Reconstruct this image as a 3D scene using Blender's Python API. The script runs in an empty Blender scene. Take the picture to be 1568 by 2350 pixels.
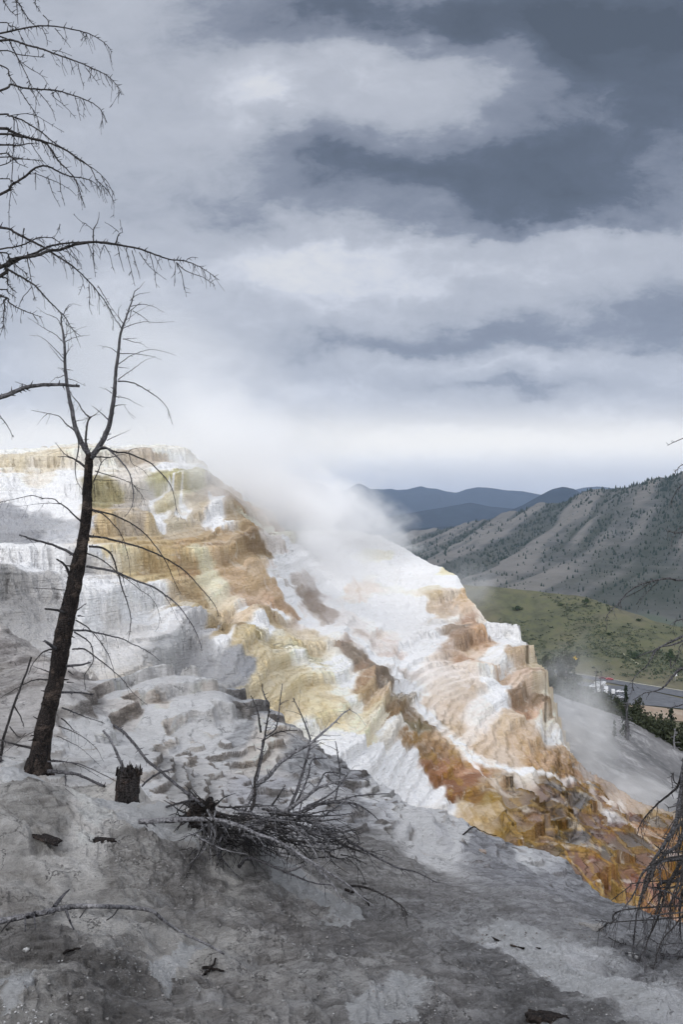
import bpy, math, random
import numpy as np
from mathutils import Vector, Matrix

# ------------------------------------------------------------------ camera, sky, sun, exposure
scene = bpy.context.scene
F = 2200.0          # focal length in reference pixels (frame 1568 x 2349)
CU, CV = 784.0, 1174.0
cam_d = bpy.data.cameras.new('camera')
cam = bpy.data.objects.new('camera', cam_d)
scene.collection.objects.link(cam)
cam.location = (0, 0, 0)
cam.rotation_euler = (math.radians(90), 0, 0)
cam_d.sensor_fit = 'VERTICAL'
cam_d.sensor_height = 36.0
cam_d.lens = F / 2349.0 * 36.0
cam_d.clip_start = 0.05
cam_d.clip_end = 60000
scene.camera = cam
scene.view_settings.view_transform = 'Standard'
scene.view_settings.look = 'None'
scene.view_settings.gamma = 1
scene.view_settings.exposure = 0.0
scene.cycles.use_denoising = True
scene.cycles.max_bounces = 14
scene.cycles.diffuse_bounces = 3
scene.cycles.volume_bounces = 10
scene.cycles.transparent_max_bounces = 12
scene.cycles.volume_step_rate = 2.5
scene.cycles.volume_max_steps = 64

def lin(c):
    c = np.asarray(c, float)
    return np.where(c <= 0.04045, c / 12.92, ((c + 0.055) / 1.055) ** 2.4)
def hexlin(h):
    return tuple(lin([int(h[i:i + 2], 16) / 255 for i in (0, 2, 4)]))

class NT:
    """small helper to write node trees"""
    def __init__(s, tree):
        s.t = tree; s.n = tree.nodes; s.l = tree.links
    def put(s, sock, v):
        if isinstance(v, bpy.types.NodeSocket): s.l.new(v, sock)
        elif v is not None: sock.default_value = v
    def math(s, op, a, b=None, c=None, clamp=False):
        n = s.n.new('ShaderNodeMath'); n.operation = op; n.use_clamp = clamp
        s.put(n.inputs[0], a)
        if b is not None: s.put(n.inputs[1], b)
        if c is not None: s.put(n.inputs[2], c)
        return n.outputs[0]
    def vec(s, op, a, b=None, scale=None):
        n = s.n.new('ShaderNodeVectorMath'); n.operation = op
        s.put(n.inputs[0], a)
        if b is not None: s.put(n.inputs[1], b)
        if scale is not None: s.put(n.inputs['Scale'], scale)
        return n.outputs['Value'] if op in ('LENGTH', 'DOT_PRODUCT') else n.outputs[0]
    def comb(s, x, y, z):
        n = s.n.new('ShaderNodeCombineXYZ')
        for i, v in enumerate((x, y, z)): s.put(n.inputs[i], v)
        return n.outputs[0]
    def sep(s, v):
        n = s.n.new('ShaderNodeSeparateXYZ'); s.put(n.inputs[0], v)
        return n.outputs
    def noise(s, vec, scale, detail=4, rough=0.55, dist=0.0, out='Fac'):
        n = s.n.new('ShaderNodeTexNoise')
        if vec is not None: s.put(n.inputs['Vector'], vec)
        s.put(n.inputs['Scale'], scale); s.put(n.inputs['Detail'], detail)
        s.put(n.inputs['Roughness'], rough); s.put(n.inputs['Distortion'], dist)
        return n.outputs[out]
    def voro(s, vec, scale, feature='F1'):
        n = s.n.new('ShaderNodeTexVoronoi'); n.feature = feature
        if vec is not None: s.put(n.inputs['Vector'], vec)
        s.put(n.inputs['Scale'], scale)
        return n.outputs['Distance']
    def ramp(s, fac, stops, interp='LINEAR'):
        n = s.n.new('ShaderNodeValToRGB'); s.put(n.inputs[0], fac)
        r = n.color_ramp; r.interpolation = interp
        while len(r.elements) < len(stops): r.elements.new(0.5)
        for e, (p, c) in zip(r.elements, stops):
            e.position = p; e.color = (*c[:3], 1) if hasattr(c, '__len__') else (c, c, c, 1)
        return n.outputs[0]
    def rng(s, v, a, b, c, d, smooth=False):
        n = s.n.new('ShaderNodeMapRange')
        if smooth: n.interpolation_type = 'SMOOTHSTEP'
        s.put(n.inputs[0], v)
        for i, x in enumerate((a, b, c, d)): s.put(n.inputs[i + 1], x)
        return n.outputs[0]
    def mix(s, fac, a, b, mode='MIX'):
        n = s.n.new('ShaderNodeMix'); n.data_type = 'RGBA'; n.blend_type = mode
        s.put(n.inputs[0], fac)
        for i, v in ((6, a), (7, b)):
            if not isinstance(v, bpy.types.NodeSocket): v = (*v[:3], 1)
            s.put(n.inputs[i], v)
        return n.outputs[2]
    def scalevec(s, vec, sc):
        n = s.n.new('ShaderNodeMapping'); s.put(n.inputs[0], vec)
        n.inputs['Scale'].default_value = sc
        return n.outputs[0]

# ---- sky: overcast with broken storm clouds, laid out over directions of the compass
SUN_EL, SUN_AZ = math.radians(38), math.radians(-140)     # high, behind the camera and to the left
world = bpy.data.worlds.new("World"); scene.world = world
world.use_nodes = True
w = NT(world.node_tree); w.n.clear()
gen = w.n.new('ShaderNodeTexCoord').outputs['Generated']
sx, sy, sz = w.sep(gen)
ys = w.math('MAXIMUM', sy, 0.05)
U0 = w.math('DIVIDE', sx, ys); V0 = w.math('DIVIDE', sz, ys)
UV0 = w.comb(U0, V0, 0.0)
elev = w.math('ADD', w.math('MAXIMUM', sz, 0.0), 0.13)
pl = w.comb(w.math('DIVIDE', sx, elev), w.math('DIVIDE', sy, elev), 0.0)
# warp of the cloud outlines
wn = w.noise(w.vec('ADD', w.vec('MULTIPLY', UV0, (1.0, 1.9, 1)), (4.2, 1.3, 0.6)), 7.0, 7, 0.6, 0.0, out='Color')
wv = w.vec('MULTIPLY', w.vec('SUBTRACT', wn, (0.5, 0.5, 0.5)), (0.16, 0.11, 0))
UV = w.vec('ADD', UV0, wv)
BL = [  # u, v, su, sv, amount
 (1560, 60, 340, 220, -.44), (1480, 300, 250, 180, -.34), (1130, 440, 340, 105, -.44), (1330, 500, 210, 60, -.18), (850, 40, 420, 70, -.40), (1250, 40, 320, 70, -.26),
 (700, 300, 90, 80, -.16), (860, 380, 220, 70, -.26), (1010, 200, 240, 80, .06), (840, 145, 110, 35, .08), (1170, 90, 80, 60, .06),
 (1410, 270, 60, 60, .12), (620, 240, 90, 70, .16), (1540, 330, 60, 50, .12), (400, 440, 180, 70, -.10), (240, 150, 260, 200, -.01), (720, 560, 180, 50, .17),
 (980, 560, 170, 28, .18), (1400, 560, 200, 28, .20), (680, 640, 220, 60, .16), (1010, 640, 160, 40, .12),
 (1290, 620, 190, 35, .10), (1500, 740, 260, 60, -.24), (1120, 770, 230, 34, -.22), (820, 800, 220, 26, -.18), (600, 780, 160, 24, -.06),
 (1080, 700, 130, 28, -.07), (1010, 722, 220, 14, .05), (1150, 890, 190, 22, -.22), (930, 835, 90, 18, .10), (1500, 830, 180, 22, .10), (1180, 835, 120, 16, .12),
 (1500, 905, 180, 20, -.04), (800, 900, 260, 30, .06), (1250, 945, 500, 22, .05), (1120, 1020, 520, 24, .24), (1200, 1075, 600, 24, -.04),
 (300, 850, 380, 200, .06), (560, 1000, 300, 100, .06), (1090, 548, 60, 16, -.14), (600, 470, 120, 30, -.06)]
acc = None
for (u, v, su, sv, a) in BL:
    d = w.vec('MULTIPLY', w.vec('SUBTRACT', UV, ((u - CU) / F, (CV - v) / F, 0)), (F / su, F / sv, 0))
    e = w.math('MULTIPLY', w.math('EXPONENT', w.math('MULTIPLY', w.vec('DOT_PRODUCT', d, d), -0.8)), a)
    acc = e if acc is None else w.math('ADD', acc, e)
n1 = w.noise(w.vec('MULTIPLY', pl, (1, .8, 1)), 1.6, 7, 0.56, 0.4)
n2 = w.noise(w.vec('MULTIPLY', UV0, (1.0, 2.2, 1)), 7.0, 5, 0.52, 0.2)
n3 = w.noise(w.vec('ADD', w.vec('MULTIPLY', UV0, (1.0, 1.7, 1)), w.vec('MULTIPLY', wv, (.6, .6, 0))), 13.0, 8, 0.62, 0.0)
front = w.rng(sy, 0.05, 0.35, 0.0, 1.0, True)
b = w.math('MULTIPLY', acc, front)
b = w.math('ADD', b, 0.66)
b = w.math('ADD', b, w.math('MULTIPLY', w.math('SUBTRACT', n2, 0.5), 0.36))
b = w.math('ADD', b, w.math('MULTIPLY', w.math('SUBTRACT', n3, 0.5), 0.27))
n4 = w.noise(w.vec('ADD', w.vec('MULTIPLY', UV0, (1.0, 1.5, 1)), w.vec('MULTIPLY', wv, (1.2, 1.2, 0))), 38.0, 8, 0.66, 0.0)
b = w.math('ADD', b, w.math('MULTIPLY', w.math('SUBTRACT', n4, 0.5), 0.17))
b = w.math('ADD', b, w.math('MULTIPLY', w.math('SUBTRACT', n1, 0.5), 0.10))
back = w.math('MULTIPLY', w.math('SUBTRACT', 1.0, front), 0.12)
b = w.math('ADD', b, back, clamp=True)
b = w.math('ADD', b, w.math('MULTIPLY', w.math('SINE', w.math('ADD', w.math('MULTIPLY', b, 23.0), 1.0)), 0.024), clamp=True)
cl = w.ramp(b, [(0.0, hexlin('4b535f')), (0.2, hexlin('5f6878')), (0.42, hexlin('8a91a0')), (0.62, hexlin('b1b6c1')),
                (0.8, hexlin('cfd3dd')), (1.0, hexlin('e9e9e8'))])
# pale warm band low over the far mountains
warm = w.math('MULTIPLY', w.math('EXPONENT', w.math('MULTIPLY', w.math('POWER', w.math('MULTIPLY', w.math('SUBTRACT', V0, 0.07), 32.0), 2.0), -1.0)), w.math('MULTIPLY', front, .85))
cl = w.mix(warm, cl, (1.12, 1.07, .98))
cl = w.vec('SCALE', cl, scale=w.math('ADD', 1.0, w.math('MULTIPLY', w.math('EXPONENT', w.math('MULTIPLY', w.math('MAXIMUM', sz, 0.0), -14.0)), .12)))
# overcast is brightest high overhead and behind the viewer
zen = w.math('ADD', w.rng(sz, 0.50, 0.85, 0.0, 0.5, True), w.rng(sy, 0.25, -0.4, 0.0, 1.0, True))
cl = w.vec('SCALE', cl, scale=w.math('ADD', 1.0, w.math('MULTIPLY', zen, 1.6)))
cl = w.mix(w.math('MULTIPLY', zen, .55, clamp=True), cl, (1.02, .99, .95), 'MULTIPLY')
cl = w.vec('SCALE', cl, scale=10.0)
sky = w.n.new('ShaderNodeTexSky'); sky.sky_type = 'NISHITA'; sky.sun_disc = False
sky.sun_elevation = SUN_EL; sky.sun_rotation = SUN_AZ
col = w.mix(0.965, sky.outputs[0], cl)
bg = w.n.new('ShaderNodeBackground'); w.put(bg.inputs[0], col); bg.inputs[1].default_value = 0.1
ow = w.n.new('ShaderNodeOutputWorld'); w.l.new(bg.outputs[0], ow.inputs[0])

sd = bpy.data.lights.new('sun', 'SUN'); sun = bpy.data.objects.new('sun', sd); scene.collection.objects.link(sun)
sd.energy = 1.2; sd.angle = math.radians(22); sd.color = (1.0, 0.98, 0.95)
sdir = Vector((math.sin(SUN_AZ) * math.cos(SUN_EL), math.cos(SUN_AZ) * math.cos(SUN_EL), math.sin(SUN_EL)))
sun.rotation_euler = sdir.to_track_quat('Z', 'Y').to_euler()
# ------------------------------------------------------------------ helpers
rnd = random.Random(7)
RG = np.random.default_rng(11)

def P(u, v, D):
    return Vector(((u - CU) / F * D, D, -(v - CV) / F * D))

def tag(o, label=None, cat=None, group=None, kind=None):
    if label: o['label'] = label
    if cat: o['category'] = cat
    if group: o['group'] = group
    if kind: o['kind'] = kind
    return o

def link(name, me, mat=None, parent=None, smooth=True):
    o = bpy.data.objects.new(name, me)
    scene.collection.objects.link(o)
    if mat and not me.materials: me.materials.append(mat)
    if parent is not None: o.parent = parent
    return o

def make_mesh(name, verts, faces, mat=None, smooth=True, cols=None):
    """verts (N,3) array, faces (M,k) array or list"""
    me = bpy.data.meshes.new(name)
    verts = np.asarray(verts, np.float32)
    if isinstance(faces, np.ndarray):
        k = faces.shape[1]; m = faces.shape[0]
        me.vertices.add(len(verts)); me.vertices.foreach_set('co', verts.ravel())
        me.loops.add(m * k); me.loops.foreach_set('vertex_index', faces.astype(np.int32).ravel())
        me.polygons.add(m); me.polygons.foreach_set('loop_start', np.arange(0, m * k, k, dtype=np.int32))
        try: me.polygons.foreach_set('loop_total', np.full(m, k, np.int32))
        except Exception: pass
        me.update(calc_edges=True)
    else:
        me.from_pydata(verts.tolist(), [], faces)
        me.update()
    me.polygons.foreach_set('use_smooth', np.full(len(me.polygons), smooth, bool))
    if cols:
        for nm, arr in cols.items():
            arr = np.asarray(arr, np.float32)
            if arr.ndim == 2:
                a = me.color_attributes.new(nm, 'FLOAT_COLOR', 'POINT')
                a.data.foreach_set('color', np.concatenate([arr, np.ones((len(arr), 1), np.float32)], 1).ravel())
            else:
                a = me.attributes.new(nm, 'FLOAT', 'POINT'); a.data.foreach_set('value', arr)
    if mat: me.materials.append(mat)
    return me

def grid_faces(nr, nc):
    i = np.arange(nr - 1)[:, None] * nc + np.arange(nc - 1)[None, :]
    i = i.ravel()
    return np.stack([i, i + 1, i + nc + 1, i + nc], 1)

# -- noise in numpy
def _h(ix, iy, iz, seed):
    h = (ix.astype(np.uint32) * np.uint32(374761393) + iy.astype(np.uint32) * np.uint32(668265263)
         + iz.astype(np.uint32) * np.uint32(2147483647 % 4294967291) + np.uint32((seed * 1274126177) & 0xffffffff))
    h = (h ^ (h >> np.uint32(13))) * np.uint32(1274126177)
    h = (h ^ (h >> np.uint32(16))) * np.uint32(2246822519)
    return ((h ^ (h >> np.uint32(15))) & np.uint32(0xffffff)).astype(np.float32) / np.float32(0xffffff)

def vnoise(x, y, seed=0):
    """smooth value noise, -1..1"""
    x = np.asarray(x, np.float64); y = np.asarray(y, np.float64)
    ix = np.floor(x).astype(np.int64); iy = np.floor(y).astype(np.int64)
    fx = (x - ix).astype(np.float32); fy = (y - iy).astype(np.float32)
    sx_ = fx * fx * fx * (fx * (fx * 6 - 15) + 10); sy_ = fy * fy * fy * (fy * (fy * 6 - 15) + 10)
    z = np.zeros_like(ix)
    a = _h(ix, iy, z, seed); b_ = _h(ix + 1, iy, z, seed); c = _h(ix, iy + 1, z, seed); d = _h(ix + 1, iy + 1, z, seed)
    return (a + (b_ - a) * sx_ + (c - a) * sy_ + (a - b_ - c + d) * sx_ * sy_) * 2 - 1

def fbm(x, y, oct=4, seed=0, gain=0.5, lac=2.03):
    r = 0; a = 1.0; t = 0
    for k in range(oct):
        r = r + a * vnoise(x + 17.3 * k, y - 9.1 * k, seed + k); t += a
        x = x * lac; y = y * lac; a *= gain
    return r / t

def worley(x, y, seed=0):
    ix = np.floor(x).astype(np.int64); iy = np.floor(y).astype(np.int64)
    f1 = np.full(x.shape, 9.0, np.float32); f2 = f1.copy(); cid = np.zeros(x.shape, np.float32)
    z = np.zeros_like(ix)
    for dx in (-1, 0, 1):
        for dy in (-1, 0, 1):
            px = ix + dx + _h(ix + dx, iy + dy, z, seed); py = iy + dy + _h(ix + dx, iy + dy, z, seed + 5)
            d = np.sqrt((px - x) ** 2 + (py - y) ** 2).astype(np.float32)
            new = d < f1
            f2 = np.where(new, f1, np.minimum(f2, d))
            cid = np.where(new, _h(ix + dx, iy + dy, z, seed + 9), cid)
            f1 = np.where(new, d, f1)
    return f1, f2, cid

def smooth01(t):
    t = np.clip(t, 0, 1); return t * t * (3 - 2 * t)

# -- thin plate spline of log depth over control points
class TPS:
    def __init__(s, pts, reg=1e-4, log=True):
        a = np.array(pts, float); s.c = a[:, :2] / 500.0
        n = len(a); s.log = log
        r2 = ((s.c[:, None] - s.c[None]) ** 2).sum(-1)
        K = 0.5 * r2 * np.log(r2 + 1e-12) + reg * np.eye(n)
        Pm = np.concatenate([np.ones((n, 1)), s.c], 1)
        A = np.zeros((n + 3, n + 3)); A[:n, :n] = K; A[:n, n:] = Pm; A[n:, :n] = Pm.T
        rhs = np.concatenate([np.log(a[:, 2]) if log else a[:, 2], np.zeros(3)])
        s.w = np.linalg.solve(A, rhs)
    def __call__(s, u, v):
        u = np.asarray(u, float); v = np.asarray(v, float); sh = u.shape
        q = np.stack([u.ravel(), v.ravel()], 1) / 500.0
        out = np.empty(len(q)); n = len(s.c)
        for i in range(0, len(q), 100000):
            b_ = q[i:i + 100000]
            r2 = ((b_[:, None] - s.c[None]) ** 2).sum(-1)
            out[i:i + 100000] = (0.5 * r2 * np.log(r2 + 1e-12)) @ s.w[:n] + s.w[n] + b_ @ s.w[n + 1:]
        return (np.exp(out) if s.log else out).reshape(sh)

def shepard(u, v, pts, vals, power=3.0, au=1.0, av=1.0, soft=6.0):
    pts = np.asarray(pts, np.float32); vals = np.asarray(vals, np.float32)
    q = np.stack([u.ravel() * au, v.ravel() * av], 1).astype(np.float32)
    c = pts * np.array([au, av], np.float32)
    out = np.empty((len(q), vals.shape[1]), np.float32)
    for i in range(0, len(q), 60000):
        b_ = q[i:i + 60000]
        d2 = (b_[:, 0:1] - c[None, :, 0]) ** 2 + (b_[:, 1:2] - c[None, :, 1]) ** 2 + soft * soft
        wgt = d2 ** (-power)
        wgt /= wgt.sum(1, keepdims=True)
        out[i:i + 60000] = wgt @ vals
    return out

def polyline_dist(u, v, pl):
    """distance to a polyline with per-point half width; returns d/width minimum"""
    best = np.full(u.shape, 99.0, np.float32)
    for (x0, y0, w0), (x1, y1, w1) in zip(pl[:-1], pl[1:]):
        dx, dy = x1 - x0, y1 - y0
        t = np.clip(((u - x0) * dx + (v - y0) * dy) / (dx * dx + dy * dy), 0, 1)
        d = np.hypot(u - x0 - t * dx, v - y0 - t * dy) / (w0 + (w1 - w0) * t)
        best = np.minimum(best, d)
    return best

# -- tubes
def catmull(pts, n=4):
    pts = [np.array(p, float) for p in pts]
    if len(pts) < 3: return [pts[0] + (pts[-1] - pts[0]) * t for t in np.linspace(0, 1, n + 1)]
    out = []
    ext = [2 * pts[0] - pts[1]] + pts + [2 * pts[-1] - pts[-2]]
    for i in range(1, len(ext) - 2):
        p0, p1, p2, p3 = ext[i - 1:i + 3]
        for k in range(n):
            t = k / n
            out.append(0.5 * ((2 * p1) + (-p0 + p2) * t + (2 * p0 - 5 * p1 + 4 * p2 - p3) * t * t + (-p0 + 3 * p1 - 3 * p2 + p3) * t ** 3))
    out.append(pts[-1])
    return out

class Tubes:
    def __init__(s): s.v = []; s.f = []
    def add(s, pts, rads, sides=6, rough=0.0, cap=True):
        pts = [Vector(p) for p in pts]; n = len(pts)
        if n < 2: return
        base = len(s.v); up = Vector((0.31, 0.52, 0.8))
        prev = None
        for i, p in enumerate(pts):
            t = (pts[min(i + 1, n - 1)] - pts[max(i - 1, 0)])
            if t.length < 1e-9: t = Vector((0, 0, 1))
            t.normalize()
            a = (prev - t * prev.dot(t)) if prev is not None else up.cross(t)
            if a.length < 1e-5: a = Vector((1, 0, 0)).cross(t)
            a.normalize(); prev = a; b_ = t.cross(a)
            for k in range(sides):
                an = 2 * math.pi * k / sides
                r = rads[i] * (1 + rough * (rnd.random() - 0.5) * 2)
                s.v.append(p + (a * math.cos(an) + b_ * math.sin(an)) * r)
        for i in range(n - 1):
            for k in range(sides):
                k2 = (k + 1) % sides
                s.f.append((base + i * sides + k, base + i * sides + k2, base + (i + 1) * sides + k2, base + (i + 1) * sides + k))
        if cap:
            s.f.append(tuple(base + k for k in range(sides))[::-1])
            s.f.append(tuple(base + (n - 1) * sides + k for k in range(sides)))
    def build(s, name, mat, parent=None, origin=None, smooth=True):
        o0 = Vector(origin) if origin is not None else Vector((0, 0, 0))
        me = make_mesh(name, [tuple(p - o0) for p in s.v], s.f, mat, smooth)
        return link(name, me, None, parent)

# reference frames used while tracing (crop offset and scale) -> frame coordinates
FR = {'R1': (0, 0, .34), 'R2': (0, 627.2, .34), 'R3': (0, 1003.5, .34), 'Z3': (0, 1285.8, .28), 'ZB': (0, 313.6, .2),
      'BR': (376.3, 1568, .4), 'LM': (0, 1442.6, .36), 'RT': (1348.5, 1693.4, .24), 'RU': (940.8, 1003.5, .4), 'LG': (0, 1850.2, .52), 'D': (0, 0, 1)}
def conv(fr, pts):
    a, b_, k = FR[fr]
    return [(a + x * k, b_ + y * k) for x, y in pts]
# ------------------------------------------------------------------ materials for the ground
def new_mat(name):
    m = bpy.data.materials.new(name); m.use_nodes = True
    t = NT(m.node_tree); t.n.clear()
    out = t.n.new('ShaderNodeOutputMaterial'); bs = t.n.new('ShaderNodeBsdfPrincipled')
    t.l.new(bs.outputs[0], out.inputs[0])
    return m, t, bs, out
def attr(t, name, out='Color'):
    n = t.n.new('ShaderNodeAttribute'); n.attribute_name = name; return n.outputs[out]
def bump(t, bs, h, strength=0.5, dist=0.05):
    n = t.n.new('ShaderNodeBump'); n.inputs['Strength'].default_value = strength; n.inputs['Distance'].default_value = dist
    t.l.new(h, n.inputs['Height']); t.l.new(n.outputs[0], bs.inputs['Normal'])

def terrace_mat():
    m, t, bs, out = new_mat('travertine')
    co = t.n.new('ShaderNodeTexCoord').outputs['Object']
    c = attr(t, 'Col'); wet = attr(t, 'wet', 'Fac')
    drip = t.noise(t.vec('MULTIPLY', co, (7, 7, .9)), 1.0, 5, .6, .3)
    drip2 = t.noise(t.vec('MULTIPLY', co, (22, 22, 3.0)), 1.0, 4, .6, .2)
    layer = t.noise(t.vec('MULTIPLY', co, (.8, .8, 14)), 1.0, 4, .6, .4)
    patch = t.noise(co, 1.3, 6, .62, .8)
    k = t.math('ADD', t.math('MULTIPLY', drip, .5), t.math('ADD', t.math('MULTIPLY', drip2, .22), t.math('MULTIPLY', layer, .28)))
    # stain strength follows how coloured the mineral is
    sat = t.n.new('ShaderNodeSeparateColor'); sat.mode = 'HSV'; t.l.new(c, sat.inputs[0])
    amt = t.math('ADD', .20, t.math('MULTIPLY', sat.outputs[1], 1.1), clamp=True)
    dark = t.mix(1.0, c, (0.76, 0.70, 0.60), 'MULTIPLY')
    f = t.math('MULTIPLY', t.rng(k, .40, .60, 1.0, 0.0, True), amt)
    c1 = t.mix(t.math('MULTIPLY', f, .75), c, dark)
    c1 = t.mix(t.math('MULTIPLY', t.rng(t.noise(t.vec('MULTIPLY', co, (1.1, 1.1, 20)), 1.0, 4, .6, .6), .36, .46, .6, 0, True), amt), c1, t.mix(1.0, c, (.74, .70, .64), 'MULTIPLY'))
    pale = t.mix(.65, c, (0.82, 0.78, 0.70))
    f2 = t.math('MULTIPLY', t.rng(patch, .54, .68, 0.0, 1.0, True), t.math('MULTIPLY', amt, .55))
    c2 = t.mix(f2, c1, pale)
    t.put(bs.inputs['Base Color'], c2)
    t.put(bs.inputs['Roughness'], t.rng(wet, 0, 1, .85, .12))
    t.put(bs.inputs['Specular IOR Level'], t.rng(wet, 0, 1, .25, .9))
    h = t.math('ADD', t.math('MULTIPLY', drip2, 1.0), t.math('MULTIPLY', t.noise(co, 9, 6, .65), .9))
    layer2 = t.noise(t.vec('ADD', t.vec('MULTIPLY', co, (.9, .9, 24)), t.vec('SCALE', t.noise(co, .9, 3, out='Color'), scale=4.0)), 1.0, 3, .5, .0)
    h = t.math('ADD', h, t.math('ADD', t.math('MULTIPLY', layer, .8), t.math('MULTIPLY', t.rng(layer2, .42, .58, 0, 1, True), .16)))
    h = t.math('MULTIPLY', h, t.rng(wet, 0, 1, 1.0, 0.06))
    bump(t, bs, h, 1.0, .09)
    return m

def rock_mat():
    m, t, bs, out = new_mat('old_travertine')
    co = t.n.new('ShaderNodeTexCoord').outputs['Object']
    c = attr(t, 'Col'); rim = attr(t, 'rim', 'Fac')
    flow = t.vec('MULTIPLY', co, (1.0, 1.0, 2.2))
    n1 = t.noise(flow, 2.2, 8, .66, .7); n2 = t.noise(flow, 11, 8, .7, .5); n3 = t.noise(flow, 60, 6, .8)
    drip = t.noise(t.vec('MULTIPLY', co, (12, 12, 1.6)), 1.0, 5, .62, .2)
    x_, y_, z_ = t.sep(co)
    fd = t.comb(t.math('ADD', t.math('MULTIPLY', x_, .42), t.math('MULTIPLY', y_, .10)), t.math('SUBTRACT', t.math('MULTIPLY', y_, 1.25), t.math('MULTIPLY', x_, .45)), t.math('MULTIPLY', z_, 1.8))
    fl1 = t.noise(fd, 2.6, 8, .68, 1.0); fl2 = t.noise(fd, 13, 7, .72, .8)
    lum = t.n.new('ShaderNodeRGBToBW'); t.l.new(c, lum.inputs[0]); keep = t.rng(lum.outputs[0], .45, .75, 1.0, .25, True)
    c0 = c
    c = t.mix(t.math('MULTIPLY', t.rng(fl1, .40, .55, .62, 0, True), keep), c0, t.mix(1.0, c0, (.42, .41, .405), 'MULTIPLY'))
    c = t.mix(t.math('MULTIPLY', t.rng(fl2, .40, .53, .50, 0, True), keep), c, t.mix(1.0, c0, (.42, .41, .40), 'MULTIPLY'))
    c = t.mix(t.rng(fl1, .56, .68, 0, .45, True), c, (.60, .60, .61))
    c1 = t.mix(t.math('MULTIPLY', t.rng(n1, .36, .56, .50, 0, True), keep), c, t.mix(1.0, c, (.48, .47, .46), 'MULTIPLY'))
    c1 = t.mix(t.math('MULTIPLY', t.rng(n2, .40, .56, .50, 0, True), keep), c1, t.mix(1.0, c, (.50, .49, .48), 'MULTIPLY'))
    c1 = t.mix(t.math('MULTIPLY', t.rng(n2, .56, .72, 0, .8, True), t.rng(n1, .44, .6, .2, 1, True)), c1, (0.46, 0.46, 0.46))
    c1 = t.mix(t.math('MULTIPLY', t.rng(drip, .45, .6, 0, .45, True), rim), c1, t.mix(1.0, c, (.55, .53, .50), 'MULTIPLY'))
    c1 = t.mix(t.rng(n3, .36, .47, .42, 0, True), c1, t.mix(1.0, c, (.42, .41, .40), 'MULTIPLY'))
    n5 = t.noise(flow, 85, 5, .85); c1 = t.mix(t.rng(n5, .34, .5, .5, 0, True), c1, t.mix(1.0, c, (.4, .39, .38), 'MULTIPLY')); c1 = t.mix(t.rng(n5, .56, .68, 0, .35, True), c1, (.5, .5, .5))
    vc = t.n.new('ShaderNodeTexVoronoi'); vc.feature = 'DISTANCE_TO_EDGE'; vc.inputs['Scale'].default_value = 2.6
    t.put(vc.inputs['Vector'], t.vec('ADD', t.vec('MULTIPLY', co, (1, .8, 1.5)), t.vec('SCALE', t.noise(co, 2.5, 6, .7, out='Color'), scale=.55)))
    ck = t.math('MULTIPLY', t.rng(vc.outputs['Distance'], .0, .018, 1, 0, True), t.rng(n1, .46, .58, 0, 1, True)); c1 = t.mix(t.math('MULTIPLY', ck, .75), c1, (.07, .068, .066))
    # chalky crumbs where the old crust has broken up
    v = t.voro(t.vec('ADD', co, t.vec('SCALE', t.noise(co, 30, 2, out='Color'), scale=.03)), 38)
    crumb = t.math('MULTIPLY', t.rng(v, .16, .30, 1, 0, True), t.rng(t.noise(co, 1.7, 4, .6), .52, .64, 0, 1, True))
    c1 = t.mix(t.math('MULTIPLY', crumb, .8), c1, (0.62, 0.62, 0.62))
    ch = attr(t, 'chalk', 'Fac')
    v2 = t.noise(flow, 24, 6, .75, .4)
    c1 = t.mix(t.rng(t.math('ADD', t.math('MULTIPLY', v2, .7), t.math('MULTIPLY', ch, .5)), .44, .58, 0, .8, True), c1, (.60, .61, .62))
    t.put(bs.inputs['Base Color'], c1)
    t.put(bs.inputs['Roughness'], .9); t.put(bs.inputs['Specular IOR Level'], .2)
    h = t.math('ADD', t.math('MULTIPLY', t.math('ADD', n1, fl1), .9), t.math('ADD', t.math('MULTIPLY', n2, .8), t.math('MULTIPLY', n3, .45)))
    h = t.math('SUBTRACT', h, t.math('MULTIPLY', ck, .5))
    h = t.math('ADD', h, t.math('MULTIPLY', crumb, .35))
    bump(t, bs, h, 1.0, .14)
    return m

def hill_mat(name, stops, scale=(1, 1, 1), nscale=.02, bumpd=2.0, stops2=None, ns2=.2, amt2=.5):
    m, t, bs, out = new_mat(name)
    co = t.n.new('ShaderNodeTexCoord').outputs['Object']
    sc = t.vec('MULTIPLY', co, scale)
    n1 = t.noise(sc, nscale, 8, .62, .6); n2 = t.noise(sc, ns2, 6, .65, .3)
    c = t.ramp(t.rng(n1, .33, .67, 0, 1), stops)
    if stops2: c = t.mix(amt2, c, t.ramp(t.rng(n2, .35, .65, 0, 1), stops2))
    t.put(bs.inputs['Base Color'], c); t.put(bs.inputs['Roughness'], .95); t.put(bs.inputs['Specular IOR Level'], .1)
    bump(t, bs, t.math('ADD', n1, t.math('MULTIPLY', n2, .5)), .6, bumpd)
    return m, t, bs, c, n1, n2, co

M_TER = terrace_mat(); M_ROCK = rock_mat()

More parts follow.
